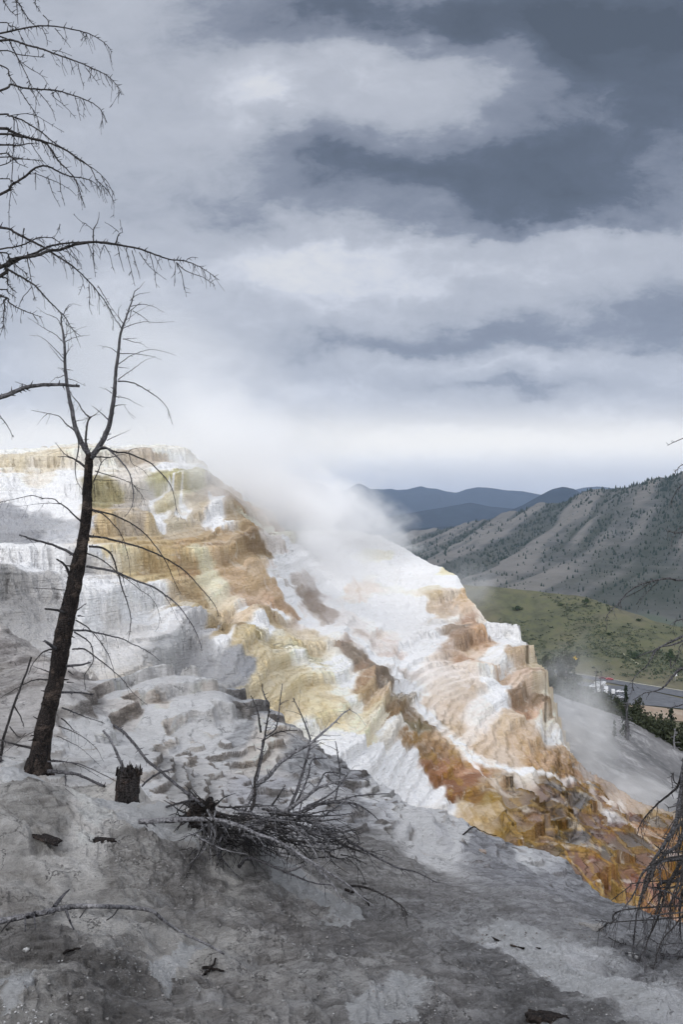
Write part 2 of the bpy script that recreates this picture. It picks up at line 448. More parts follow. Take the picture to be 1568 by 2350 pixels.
# ------------------------------------------------------------------ near sheet: old grey travertine slope
CA = [(-350,1440,17),(-350,1800,10),(-350,2100,5.2),(-350,2450,3.1),(0,1440,17.4),(150,1540,17),(300,1558,17.4),(450,1578,18.3),(600,1600,18.9),
 (0,1600,15.6),(300,1650,15.4),(600,1680,17.4),(720,1705,18.2),(850,1775,17.2),(450,1700,15.5),(100,1700,13.6),(85,1775,12),(300,1790,12.0),(500,1850,11.6),
 (640,1900,10.8),(800,1870,12.4),(900,1830,14.6),(1000,1860,14.6),(1100,1870,16),(1180,1932,14.4),(1380,2030,13),(1568,2105,11.4),(1800,2180,11),
 (1000,1950,11.8),(0,1900,7.6),(290,1895,9),(560,2040,7.2),(784,2030,8.0),(1000,2080,8),(1200,2080,8.8),(1400,2110,9.2),(0,2100,4.9),(300,2100,5.2),(0,2349,3.3),(400,2349,3.45),
 (784,2200,5.2),(1100,2200,6.2),(1568,2220,6.8),(784,2349,3.8),(1200,2349,4.3),(1568,2349,4.7),(1800,2400,5.2),(1800,2700,3.4),(-350,2900,1.95),(0,2900,2.05),(784,2900,2.1),(1568,2900,2.5),(1850,2950,2.6)]
DA = TPS(CA, 2e-4)
LA = np.array([(-400,1432),(-100,1432),(0,1436),(60,1468),(150,1540),(300,1556),(450,1576),(560,1590),(615,1604),(680,1652),(740,1700),(800,1738),(850,1772),(930,1815),(1000,1842),(1060,1852),(1100,1872),(1160,1902),(1180,1932),(1240,1938),(1300,1958),(1330,1998),(1380,2032),(1450,2056),(1568,2104),(1900,2230)], float)
def topA(u): return np.interp(u, LA[:, 0], LA[:, 1])

def steps(s, h, p=5.0, lean=.16):
    k = np.floor(s / h); f = s / h - k
    w_ = .9 / p
    q = np.clip((f - (.80 - w_)) / w_, 0, 1); q = q * q * (3 - 2 * q)
    q = .55 * q + .45 * np.clip((f - (.80 - w_)) / w_, 0, 1) ** .6
    R = lean * f + (1 - lean) * q
    return (k + R + 0.18) * h, (f + .16) % 1.0, k

def bumps(x, y, z, lst, depthf):
    for (u, v, r, hgt, pw) in lst:
        D = float(depthf(np.array([u]), np.array([v]))[0]); c = P(u, v, D)
        d2 = ((x - c.x) ** 2 + ((y - c.y) * .8) ** 2) / (r * r)
        wob = 1 + .22 * fbm(x / r * 1.6 + u, y / r * 1.6, 3, 31)
        z = z + hgt * np.exp(-(d2 * wob) ** pw)
    return z

def build_A():
    nc = 1340; us = np.linspace(-350, 1850, nc)
    nv = 980; t = np.linspace(0, 1, nv) ** 1.08
    tv = topA(us) + 4 * fbm(us / 30, us * 0, 4, 3)
    U = np.broadcast_to(us[None], (nv, nc))
    kq = 61; tvs = np.convolve(np.pad(tv, kq // 2, mode='edge'), np.ones(kq) / kq, 'valid'); tvs = np.convolve(np.pad(tvs, kq // 2, mode='edge'), np.ones(kq) / kq, 'valid')
    V = tvs[None] + (2950 - tvs[None]) * (t[:, None] ** 1.55) + (tv - tvs)[None] * (1 - t[:, None]) ** 10
    D = DA(U, V)
    X = (U - CU) / F * D; Y = D; Z = -(V - CV) / F * D
    # fold the sheet over its brow, down the far side
    nb = 70; s = (np.arange(nb, 0, -1) / nb)[:, None] ** 1.3
    bx = (X[0] - X[1]); 
    L = 5.0
    Yb = Y[0][None] + L * s; Xb = X[0][None] * Yb / Y[0][None]
    Zb = Z[0][None] - (L * s) * 0.30 - 0.62 * (L * s) ** 1.5 * .35 - .2 * s
    X = np.concatenate([Xb, X]); Y = np.concatenate([Yb, Y]); Z = np.concatenate([Zb, Z])
    U = np.concatenate([np.broadcast_to(us[None], (nb, nc)), U]); V = np.concatenate([np.broadcast_to(tv[None], (nb, nc)) - 40 * s, V])
    # masks: how strongly stepped, by place on the slope
    mp = [(0,1500,.2,.34),(60,1460,.15,.3),(100,1560,.35,.3),(0,1560,.3,.3),(300,1600,1,.34),(550,1620,1,.30),(700,1720,1,.2),(300,1700,1,.17),(500,1750,1,.14),(150,1780,.7,.16),(700,1850,1,.12),(850,1800,1,.14),(600,1800,1,.12),(420,1790,1,.12),(1000,1880,.75,.22),(1100,1950,.6,.12),(1250,2000,.5,.1),
          (100,1900,.35,.15),(400,1950,.1,.12),(600,2060,.15,.1),(900,2050,.45,.12),(1200,2080,.35,.1),(1450,2110,.3,.1),(200,2150,.05,.1),(700,2200,.08,.08),(1200,2250,.15,.08),(1500,2250,.15,.08),(700,2500,0,.1),(0,2500,0,.1),(1500,2500,0,.1),(850,1950,.8,.15),(1050,1960,.9,.2)]
    mv = shepard(U, V, [(a, b_) for a, b_, _, _ in mp], [(c, d) for _, _, c, d in mp], 2.0, soft=30)
    M = mv[:, 0].reshape(U.shape); H = mv[:, 1].reshape(U.shape)
    # rounded lobes bulging down the slope, at three sizes
    wx = X * .6 + .35 * fbm(X * .9, Y * .9, 3, 41); wy = Y * .8 + .35 * fbm(X * .9 + 50, Y * .9, 3, 42)
    far = smooth01((Y - 8) / 6)
    f1, f2, _ = worley(wx / 1.7, wy / 1.7, 3); g1, g2, _ = worley(wx / .62 + .3 * f1, wy / .62, 8)
    k1, k2, _ = worley(wx / .22, wy / .22, 12)
    lob = (.16 * (1 - f1 ** 2) + .13 * (1 - g1 ** 2) + .03 * (1 - k1 ** 2)) * (.10 + .90 * far) * (.25 + .75 * M)
    big = .16 * fbm(X * .55, Y * .45, 4, 5) + .05 * fbm(X * 2.1, Y * 1.6, 4, 6)
    led = far * (.35 + .65 * M) * (.30 * fbm(X * .38, Y * .55, 3, 201) + .13 * fbm(X * 1.1, Y * 1.5, 3, 205) + .085 * fbm(X * 2.6, Y * 3.0, 3, 207))
    S = Z + led + lob * .7 - .30 * far * (.35 + .65 * M) + big * .45
    T1, ff, kk = steps(S + .16 * fbm(X * .5, Y * .5, 4, 77), .27, 9)
    T2, ff2, kk2 = steps(S, .105, 12, .10)
    T1b, _, _ = steps(T1 + .03 * fbm(X * 2.5, Y * 2.5, 3, 71), .075, 9, .2); T1 = T1 * .55 + T1b * .45
    mixb = smooth01((H - .13) / .12)
    T = T1 * mixb + T2 * (1 - mixb); FFr = ff * mixb + ff2 * (1 - mixb)
    Zt = S * (1 - M) + T * M
    # close ground: bulging crust, ripples running down the slope, crumbly top
    near = 1 - smooth01((Y - 6.5) / 4)
    q = X * .92 + Y * .5; 
    rg = 1 - np.abs(fbm(q * 1.9 + .4 * fbm(X, Y, 2, 9), (Y - X * .4) * .55, 4, 51))
    Zt = Zt + near * (.07 * (rg - .8) + .05 * fbm(X * 3.2, Y * 2.4, 5, 14, .55) + .020 * fbm(X * 14, Y * 11, 4, 15, .6) + .012 * np.clip(fbm(X * 2.6 + Y, Y * 3.4, 4, 17) * 4, -1, 1))
    # thin crust that has flaked off in sheets, edges running across the slope
    Sf = Zt + .06 * fbm(X * 1.7, Y * 1.4, 4, 311) + .018 * fbm(X * 7, Y * 6, 4, 313, .6)
    flk, ffk, _ = steps(Sf, .028, 12, .30); mk_ = smooth01((fbm(X * .9 + 5, Y * .8, 3, 315) + .12) * 4) * smooth01((13 - Y) / 3)
    Zt = Zt + (flk - Sf) * mk_ * .7
    Zt = Zt + (.010 + .016 * (1 - M)) * fbm(X * 9, Y * 8, 4, 16, .6)
    cz = 1 - np.abs(fbm((X * .42 + Y * .1) * 1.9, (Y * 1.25 - X * .45) * 1.9, 4, 351)) * 5
    Zt = Zt - near * .045 * smooth01(cz) + near * .05 * np.abs(fbm((X * .42 + Y * .1) * 2.6, (Y * 1.25 - X * .45) * 2.2, 4, 353))
    crack = 1 - np.abs(fbm(X * 1.3 + 3, Y * 1.1, 4, 61)) * 9
    Zt = Zt - .035 * np.clip(crack, 0, 1) * (1 - M * .6)
    Zt = bumps(X, Y, Zt, [(330,1985,1.05,.30,1.8),(470,2000,.7,.16,2.0),(215,1862,.50,.27,2.8),(35,1830,.40,.30,2.0),(345,1880,.36,.20,2.2),(90,2300,.45,.12,1.3),(-40,1960,.6,.2,1.5),
        (120,1990,.7,.08,1.4),(300,2270,.35,-.10,1.1),(690,2100,.35,.06,1.5),(1000,1900,.8,.20,1.6),(1040,1955,.5,.15,1.6),(620,1690,1.1,.22,2.2),(390,1600,1.1,.25,2.6),(170,1600,1.0,.2,2.4),(420,1610,.9,.15,2.4),(60,1640,.9,.15,2.2),
        (1150,1940,.9,.12,1.4),(1180,2180,.6,.05,1.2),(1260,2080,.5,.06,1.6),(30,1510,1.0,.08,1.5),(-70,1500,1.1,.1,1.4),(90,1540,.7,.08,1.6)], DA)
    # colours of the crust
    CC = """0,1470,a39f9c 40,1480,8f8c8a 90,1500,96928f 0,1520,8a8684 50,1545,9a9694 120,1550,a5a19e 30,1570,918e8b 0,1600,8f8c8a 60,1650,9b9896 200,1600,8e8c8b 300,1590,9e9a96 400,1610,b4aea8 350,1580,e0e0e0 425,1628,e2e2e2
 470,1645,dadada 300,1562,e9e9e9 450,1578,e9e9e9 385,1612,b0aba5 550,1595,8a8c90 520,1650,8a8b8d 640,1630,8c8d90 620,1700,b3ada6 600,1725,a9a49e 700,1750,88898b 800,1780,7f8083 256,1690,e2e2e2 275,1715,dcdcdc 200,1720,b8b7b6 250,1760,c4c3c2
 300,1740,b5b4b3 150,1790,abaaa9 350,1700,9c9b9a 450,1720,a2a1a0 500,1690,a9a9a9 560,1690,8e8f91 500,1660,d8d8d8 420,1780,949392 600,1780,97979a 720,1810,b8b8ba 640,1830,8d8d8f 800,1850,88898c 900,1850,97989b 935,1835,dfe0e2 880,1800,c6c7c9 960,1870,b4b4b4
 1000,1900,a8a7a6 1040,1950,b9b8b7 1000,1885,bcbcbe 1030,1930,c5c5c6 1100,1950,85868a 1150,1930,8c8d91 1200,1980,818286 1300,2020,8a8b8f 1230,1945,aaabac 900,2000,7e7d7c 750,2000,787776 850,1930,7a7978 100,1950,908e8b 30,1840,b9b8b6 240,1850,a3a09b 200,1830,908e8b 350,1950,9d9b98
 450,1980,a09e9a 500,2030,a09e9b 200,2000,b0aeab 250,2050,8d8b88 400,2080,7c7a78 600,2050,858483 700,2080,a8a6a4 670,2120,7e7c7b 800,2150,757474 1000,2050,7c7b7b 1100,2100,8a8a8b 1250,2100,8a8a8c 1180,2180,a5a6a8 1280,2210,aaabad 1400,2260,a6a7a9 1500,2300,9fa0a2
 1100,2230,737374 1250,2290,6a6a6b 1400,2330,6e6e6f 1000,2300,7f7e7e 800,2250,8a8988 600,2250,918f8d 400,2200,989693 200,2150,a09e9b 100,2240,7a7876 80,2310,8d8b88 240,2270,615f5d 340,2290,6c6a68 500,2320,807e7c 1500,2150,6f7073 1400,2100,7d7e81 900,2330,858484 -200,1700,959290 -200,2100,95928f 1700,2200,77787a"""
    wu = (fbm(X * 1.3, Y, 4, 91) * .22 + fbm(X * 5, Y * 4, 4, 93) * .09) * F / Y; wvv = (fbm(X * 1.3 + 9, Y, 4, 92) * .12 + fbm(X * 5, Y * 4, 4, 94) * .05) * F / Y
    pts = []; vals = []
    for tok in CC.split():
        a, b_, c = tok.split(','); pts.append((float(a), float(b_))); vals.append(hexlin(c))
    col = shepard(U + wu, V + wvv, pts, vals, 2.6, .8, 1.1, 8) * 2.05
    # pale rims on the steps; iron grey stain in the creases between lobes
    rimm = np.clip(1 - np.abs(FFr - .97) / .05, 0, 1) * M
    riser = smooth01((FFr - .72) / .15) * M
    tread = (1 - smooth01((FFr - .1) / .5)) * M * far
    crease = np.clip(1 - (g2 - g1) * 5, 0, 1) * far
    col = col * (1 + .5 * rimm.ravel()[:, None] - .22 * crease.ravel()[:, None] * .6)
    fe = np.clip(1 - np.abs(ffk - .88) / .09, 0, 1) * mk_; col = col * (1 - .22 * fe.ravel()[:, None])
    col = col * (1 - .42 * riser.ravel()[:, None] * np.array([.9, 1.0, 1.1])[None]) * (1 + .16 * tread.ravel()[:, None])  # shade under the step lips painted into the riser colour; treads paler
    for pl_, c in (([(300,1556,12),(350,1566,18),(420,1618,16),(455,1642,18),(520,1662,12),(560,1672,8)],'e8e8e8'),([(250,1680,10),(262,1700,14),(282,1735,16),(330,1750,12)],'e2e2e2'),([(400,1560,16),(500,1585,10)],'e6e6e6'),([(470,1600,10),(600,1620,7)],'dadada'),
                  ([(880,1800,14),(940,1835,18),(1000,1850,14)],'e2e3e4'),([(985,1880,8),(1010,1930,10),(1035,1965,8)],'d8d8da'),([(690,1795,8),(760,1815,10),(820,1830,6)],'cfcfd1'),([(1230,1942,10),(1270,1955,8)],'d0d0d2'),([(20,1800,16),(60,1850,18)],'cdccca')):
        d = polyline_dist(U + wu * .5, V + wvv * .6, pl_); k = (smooth01(1.5 - d) * .85).ravel()[:, None]; col = col * (1 - k) + np.array(hexlin(c))[None] * k
    chl = np.zeros(U.shape, np.float32)
    for pl_ in ([(1150,2150,28),(1220,2185,34),(1300,2230,34),(1400,2260,22),(1520,2300,14)], [(290,1985,30),(400,1990,22),(440,2030,14)], [(700,2070,8),(740,2110,14)], [(20,1800,30),(80,1850,26),(0,1880,20)], [(340,2250,20),(420,2200,20)], [(940,2310,40),(860,2335,40)],
                [(600,2030,14),(700,2080,20),(800,2130,14)], [(230,1960,20),(330,1935,14)], [(40,2345,40),(60,2330,30)]):
        chl = np.maximum(chl, smooth01(1.6 - polyline_dist(U + wu * .8, V + wvv * .8, pl_)))
    co = np.stack([X.ravel(), Y.ravel(), Zt.ravel()], 1)
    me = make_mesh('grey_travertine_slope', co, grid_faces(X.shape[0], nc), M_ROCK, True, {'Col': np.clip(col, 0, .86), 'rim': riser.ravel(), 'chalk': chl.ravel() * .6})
    o = link('grey_travertine_slope', me); tag(o, kind='structure')
    build_A.data = (X, Y, Zt)
    return o
build_A()
_XA, _YA, _ZA = build_A.data
def groundA(u, v):
    """point of the grey slope seen through (u, v): walk the real mesh column"""
    c = int(round((u + 350) / 2200 * (_XA.shape[1] - 1))); c = min(max(c, 0), _XA.shape[1] - 1)
    vv = CV - _ZA[70:, c] / _YA[70:, c] * F
    i = int(np.argmin(np.abs(vv - v))) + 70
    return float(_YA[i, c]), Vector((float(_XA[i, c]), float(_YA[i, c]), float(_ZA[i, c])))
# ------------------------------------------------------------------ hot spring terraces (white, ochre, pink, orange)
CB = [(-350,1045,32),(-350,1440,19.5),(-350,1700,16.5),(0,1250,27),(0,1046,33),(0,1440,20),(0,1600,17.8),(300,1057,35.5),(460,1100,37.5),(300,1250,28.3),(300,1400,23.8),(300,1560,20.2),(480,1140,38),(500,1300,31.5),(500,1450,27),(450,1580,22),
 (600,1600,23.8),(600,1690,22),(570,1165,40),(640,1240,41.5),(630,1330,36.5),(700,1450,32),(780,1470,32),(700,1600,26.4),(850,1700,25.4),(850,1790,23.6),(895,1590,30.2),(700,1340,41),(720,1400,39.5),(800,1430,38.3),(950,1600,34),
 (700,1225,50),(800,1215,51),(870,1232,50),(1010,1306,48.5),(1055,1335,47.5),(900,1450,41),(1000,1500,38.7),(1060,1480,41),(1100,1420,45.5),(1200,1455,43.5),(1250,1530,42),(1200,1620,39),(1280,1700,39.5),(1100,1600,36.5),(1100,1700,32.3),
 (1000,1700,30.3),(1200,1780,30.3),(1330,1770,37.5),(1100,1830,27),(1000,1850,25.7),(1000,1920,23.9),(1180,1930,24.2),(1380,2035,22.8),(1568,2110,25.5),(1300,1870,27),(1400,1800,40.5),(1568,1872,43),(1500,1930,31),(1450,1990,25),(1568,1990,29),(1750,1930,42),(1750,2200,25),(1180,2000,22.5)]
DB = TPS(CB, 3e-4)
LB = np.array([(-400,1040),(0,1045),(150,1045),(250,1052),(330,1060),(425,1066),(440,1088),(475,1096),(485,1134),(540,1140),(575,1166),(600,1200),(645,1226),(700,1222),(760,1214),(800,1213),(870,1230),(940,1262),(1010,1303),(1036,1326),(1050,1336),(1062,1356),(1074,1382),(1088,1397),(1118,1432),
 (1195,1446),(1208,1470),(1214,1514),(1250,1517),(1255,1580),(1268,1630),(1290,1690),(1322,1742),(1345,1768),(1400,1795),(1470,1842),(1568,1866),(1900,1960)], float)

def build_B():
    nc = 1360; us = np.linspace(-350, 1800, nc)
    nv = 760; t = np.linspace(0, 1, nv)
    tv = np.interp(us, LB[:, 0], LB[:, 1]) + 2.0 * fbm(us / 14, us * 0, 3, 5)
    bv = np.maximum(topA(us) + 210, tv + 60)
    kq = 91; tpd = np.pad(tv, kq // 2, mode='edge'); tvs = np.convolve(tpd, np.ones(kq) / kq, 'valid'); tvs = np.convolve(np.pad(tvs, kq // 2, mode='edge'), np.ones(kq) / kq, 'valid')
    U = np.broadcast_to(us[None], (nv, nc)); V = tvs[None] + (bv - tvs)[None] * t[:, None] + (tv - tvs)[None] * (1 - t[:, None]) ** 8
    D = DB(U, V)
    X = (U - CU) / F * D; Y = D; Z = -(V - CV) / F * D
    nb = 70; s = (np.arange(nb, 0, -1) / nb)[:, None] ** 1.4
    right = smooth01((us - 560) / 150)[None]                     # left: a level plateau, right: the far flank of the mound
    L = 14.0
    Yb = Y[0][None] + L * s; Xb = X[0][None] + (.35 * L * s) * right
    Zb = Z[0][None] - right * (.45 * L * s + 2.5 * s) - (1 - right) * (.02 * L * s + .0 * s)
    X = np.concatenate([Xb, X]); Y = np.concatenate([Yb, Y]); Z = np.concatenate([Zb, Z])
    U = np.concatenate([np.broadcast_to(us[None], (nb, nc)), U]); V = np.concatenate([np.broadcast_to(tv[None], (nb, nc)) - 60 * s * (1 - right), V])
    isb = np.zeros(X.shape); isb[:nb] = 1
    # stepping strength, step height, water sheen by place
    mp = [(0,1060,.9,.8,0),(200,1100,.9,1.0,0),(100,1200,.3,.6,0),(100,1300,1,1.1,0),(50,1400,1,1.2,0),(100,1480,.7,.8,0),(300,1350,1,1.2,0),(300,1480,1,1.3,0),(480,1540,1,1.3,0),(350,1100,.8,.8,0),(420,1160,1,.8,.1),(400,1200,.6,.6,.15),
          (330,1270,1,1.1,0),(450,1300,.9,1.0,0),(560,1240,1,.7,.1),(600,1280,1,.8,.1),(480,1380,.5,.7,.05),(580,1400,.6,.5,.05),(600,1440,.9,.7,0),(560,1500,1,.5,.1),(700,1540,1,.5,.05),(650,1600,.9,.45,0),(780,1620,.9,.42,0),(860,1680,.9,.5,0),
          (950,1790,.35,.3,0),(900,1700,1,.7,0),(720,1380,.15,.4,.3),(850,1350,.2,.6,.1),(950,1300,.1,.4,0),(1020,1335,.2,.5,0),(880,1260,.1,.5,0),(940,1360,.1,.4,0),(850,1480,.3,.5,.2),(940,1420,.2,.5,.1),(980,1540,.7,.25,.2),(1010,1400,1,.8,0),(1000,1470,.9,.6,0),(1080,1400,.5,.8,.1),(1060,1450,.9,.9,.1),
          (1160,1480,1,1.5,0),(1110,1540,.8,1.2,0),(1180,1560,1,1.1,0),(1235,1580,1,1.6,0),(1210,1640,1,.8,.1),(1110,1640,.5,.6,.1),(1050,1600,.9,.13,.3),(1000,1650,.8,.14,.3),(1100,1700,.7,.16,.3),(930,1640,1,.45,.4),(990,1730,.9,.16,.3),(1050,1800,.9,.22,.4),
          (1150,1770,.6,.16,.3),(1230,1790,.9,.3,.3),(1280,1710,.9,.8,.1),(1120,1880,.4,.25,.2),(1200,1860,1,.4,.4),(1300,1850,1,.5,.5),(1370,1860,1,.7,.5),(1330,1930,1,.4,.5),(1420,1930,1,.4,.5),(1420,2000,1,.34,.4),(1500,2030,1,.3,.3),(1400,1800,.5,.2,.1),(1480,1860,.6,.25,.3),(1550,1920,.9,.5,.2),(1568,1990,.9,.4,.3)]
    mv = shepard(U, V, [(a[0], a[1]) for a in mp], [a[2:] for a in mp], 2.6, soft=16)
    M, H, W = [mv[:, i].reshape(U.shape) for i in range(3)]
    wx = X + .7 * fbm(X * .45, Y * .45, 3, 41); wy = Y * .7 + .6 * fbm(X * .45 + 50, Y * .45, 3, 42)
    f1, f2, _ = worley(wx / 3.4, wy / 3.4, 3); g1, g2, gid = worley(wx / 1.25 + .25 * f1, wy / 1.25, 8); k1, k2, _ = worley(wx / .42, wy / .42, 12)
    rc = smooth01((U - 560) / 100) * (1 - smooth01((V - 1600) / 100))
    fade = 1 - isb * .5
    kk_ = 61; tpad = np.pad(tv, kk_ // 2, mode='edge'); tsm = np.convolve(tpad, np.ones(kk_) / kk_, 'valid')
    edge = np.clip((V - tsm[None]) / 60, 0.25, 1)
    lob = (.55 * (1 - f1 ** 2) - .28 + .26 * (1 - g1 ** 2) - .13 + .085 * (1 - k1 ** 2) - .04) * (.3 + .7 * M) * np.clip(H / .8, .45, 1.15) * (1 - .55 * smooth01((V - 1780) / 60) * smooth01((U - 1120) / 60)) * edge
    big = .25 * fbm(X * .16, Y * .14, 3, 5) * edge + .06 * fbm(X * 1.2, Y * .9, 4, 6) * (.3 + .7 * M)
    S = Z + (lob + big) * fade
    S = S + .07 * (1 - np.abs(fbm(X * 4.2 + Y, Y * 4.2, 3, 401)) * 2.2) * (.3 + .7 * M) * np.clip(H / .5, .4, 1) + .05 * fbm(X * 1.6, Y * 1.6, 3, 403)
    Hq = np.array([.13, .26, .52, 1.05])
    lg = np.clip(np.log2(H / .13), 0, 3)
    Ssw = S + .18 * vnoise(X * .12, Y * .1, 77)
    TT = []; FFs = []
    for i, h in enumerate(Hq):
        Ti, fi, _ = steps(Ssw + (0 if i < 2 else .35 * h * vnoise(X * .2, Y * .2, 80 + i)), h, 8.5, .06)
        if i >= 2:   # large risers carry secondary ledges
            Tj, fj, _ = steps(Ssw + .03 * fbm(X * 2, Y * 2, 2, 83), h / 3.3, 8, .08); Ti = Ti * .70 + Tj * .30; fi = np.maximum(fi * .98, fj * .93)
        TT.append(Ti - (0 if i < 2 else 0)); FFs.append(fi)
    Tm = np.zeros_like(S); Fm = np.zeros_like(S)
    for i in range(4):
        wgt = np.clip(1 - np.abs(lg - i), 0, 1); wgt = smooth01(wgt); Tm += wgt * TT[i]; Fm += wgt * FFs[i]
    ws = sum(smooth01(np.clip(1 - np.abs(lg - i), 0, 1)) for i in range(4)); Tm /= ws; Fm /= ws
    Zt = S * (1 - M) + Tm * M
    Zt = Zt + .05 * fbm(X * 3.1, Y * 2.4, 4, 16) + .018 * fbm(X * 9, Y * 7, 3, 18)
    # runnels on the free-falling parts, down the line of steepest slope
    fl = (1 - M); q = X * .86 - Y * .25
    Zt = Zt + fl * (.16 * (1 - np.abs(fbm(q * 1.1, Y * .25, 4, 55)) * 2) - .08) * edge
    Zt = bumps(X, Y, Zt, [(1128,1640,2.1,0.41,2.0),(1165,1490,1.7,0.23,2.6),(1160,1540,1.0,0.15,2.6),(1238,1580,1.0,0.20,2.4),(1200,1560,1.0,0.12,2.0),(590,1425,1.3,0.27,2.4),(620,1470,1.2,0.23,2.2),(912,1690,.9,0.20,3),(925,1640,1.2,0.18,2.6),(1360,1845,1.0,0.14,3),(880,1590,.8,0.23,1.6),
        (1240,1860,.9,0.07,2),(1170,1850,.8,0.09,2.4),(1480,1905,1.4,0.15,2.5),(1560,1900,1.6,0.20,3),(440,1155,2.2,0.32,2.4),(350,1070,3.5,0.23,2.4),(540,1200,1.6,0.27,3),(570,1290,1.3,0.27,3),(1040,1360,1.6,0.32,3),(1010,1470,1.6,0.18,2.4),(510,1500,1.7,0.20,3),(620,1510,1.8,0.20,3),(450,1500,1.0,0.27,3),(540,1540,1.1,0.27,3),
        (30,1480,1.6,0.41,1.8),(90,1510,1.2,0.27,1.8),(-60,1470,1.7,0.45,1.8),(230,1490,1.3,0.23,2.6),(280,1420,1.5,0.23,3)], DB)
    # the lower basins: scalloped pools, each level, dropping one below the other
    lowm = smooth01((V - 1785 + 16 * fbm(X * .8, Y * .8, 3, 301)) / 24) * smooth01((U - 1130 + 20 * fbm(Y, X, 2, 302)) / 40) * (1 - smooth01((U - 1375) / 30) * smooth01((1892 - V) / 24)) * (1 - isb)
    sel = (lowm > .02) & (np.arange(X.shape[1])[None] % 7 == 0)
    bx_ = lambda x, y: np.stack([np.ones_like(x), x, y, x * x, y * y, x * y], -1)
    cf, *_q = np.linalg.lstsq(bx_(X[sel] - 5, Y[sel] - 26), Z[sel], rcond=None)
    cs = 1.35; ax = (X + .42 * fbm(X * 1.3, Y * 1.3, 5, 321)) / cs; ay = (Y + .42 * fbm(X * 1.3 + 9, Y * 1.3, 5, 322)) / (cs * 1.5)
    ix = np.floor(ax).astype(np.int64); iy = np.floor(ay).astype(np.int64); z0_ = np.zeros_like(ix)
    F1 = np.full(X.shape, 9.0); F2 = F1.copy(); CXr = F1.copy(); CYr = F1.copy(); cidr = F1.copy()
    for dx in (-1, 0, 1):
        for dy in (-1, 0, 1):
            px_ = ix + dx + .15 + .7 * _h(ix + dx, iy + dy, z0_, 61); py_ = iy + dy + .15 + .7 * _h(ix + dx, iy + dy, z0_, 66); d = np.hypot(px_ - ax, py_ - ay); nw = d < F1
            F2 = np.where(nw, F1, np.minimum(F2, d)); CXr = np.where(nw, px_ * cs, CXr); CYr = np.where(nw, py_ * cs * 1.5, CYr); cidr = np.where(nw, _h(ix + dx, iy + dy, z0_, 71), cidr); F1 = np.where(nw, d, F1)
    rimd = F2 - F1
    zc = bx_(CXr - 5, CYr - 26) @ cf; zl_ = bx_(X - 5, Y - 26) @ cf; zc = np.clip(zc, zl_ - .17, zl_ + .17)
    Zlow = zc + .09 * (1 - smooth01(rimd / .24)) + .03 * fbm(X * 7, Y * 7, 3, 323) * (1 - smooth01((rimd - .08) / .06)) + (Z - zl_) * .5
    Zt = Zt * (1 - lowm) + Zlow * lowm
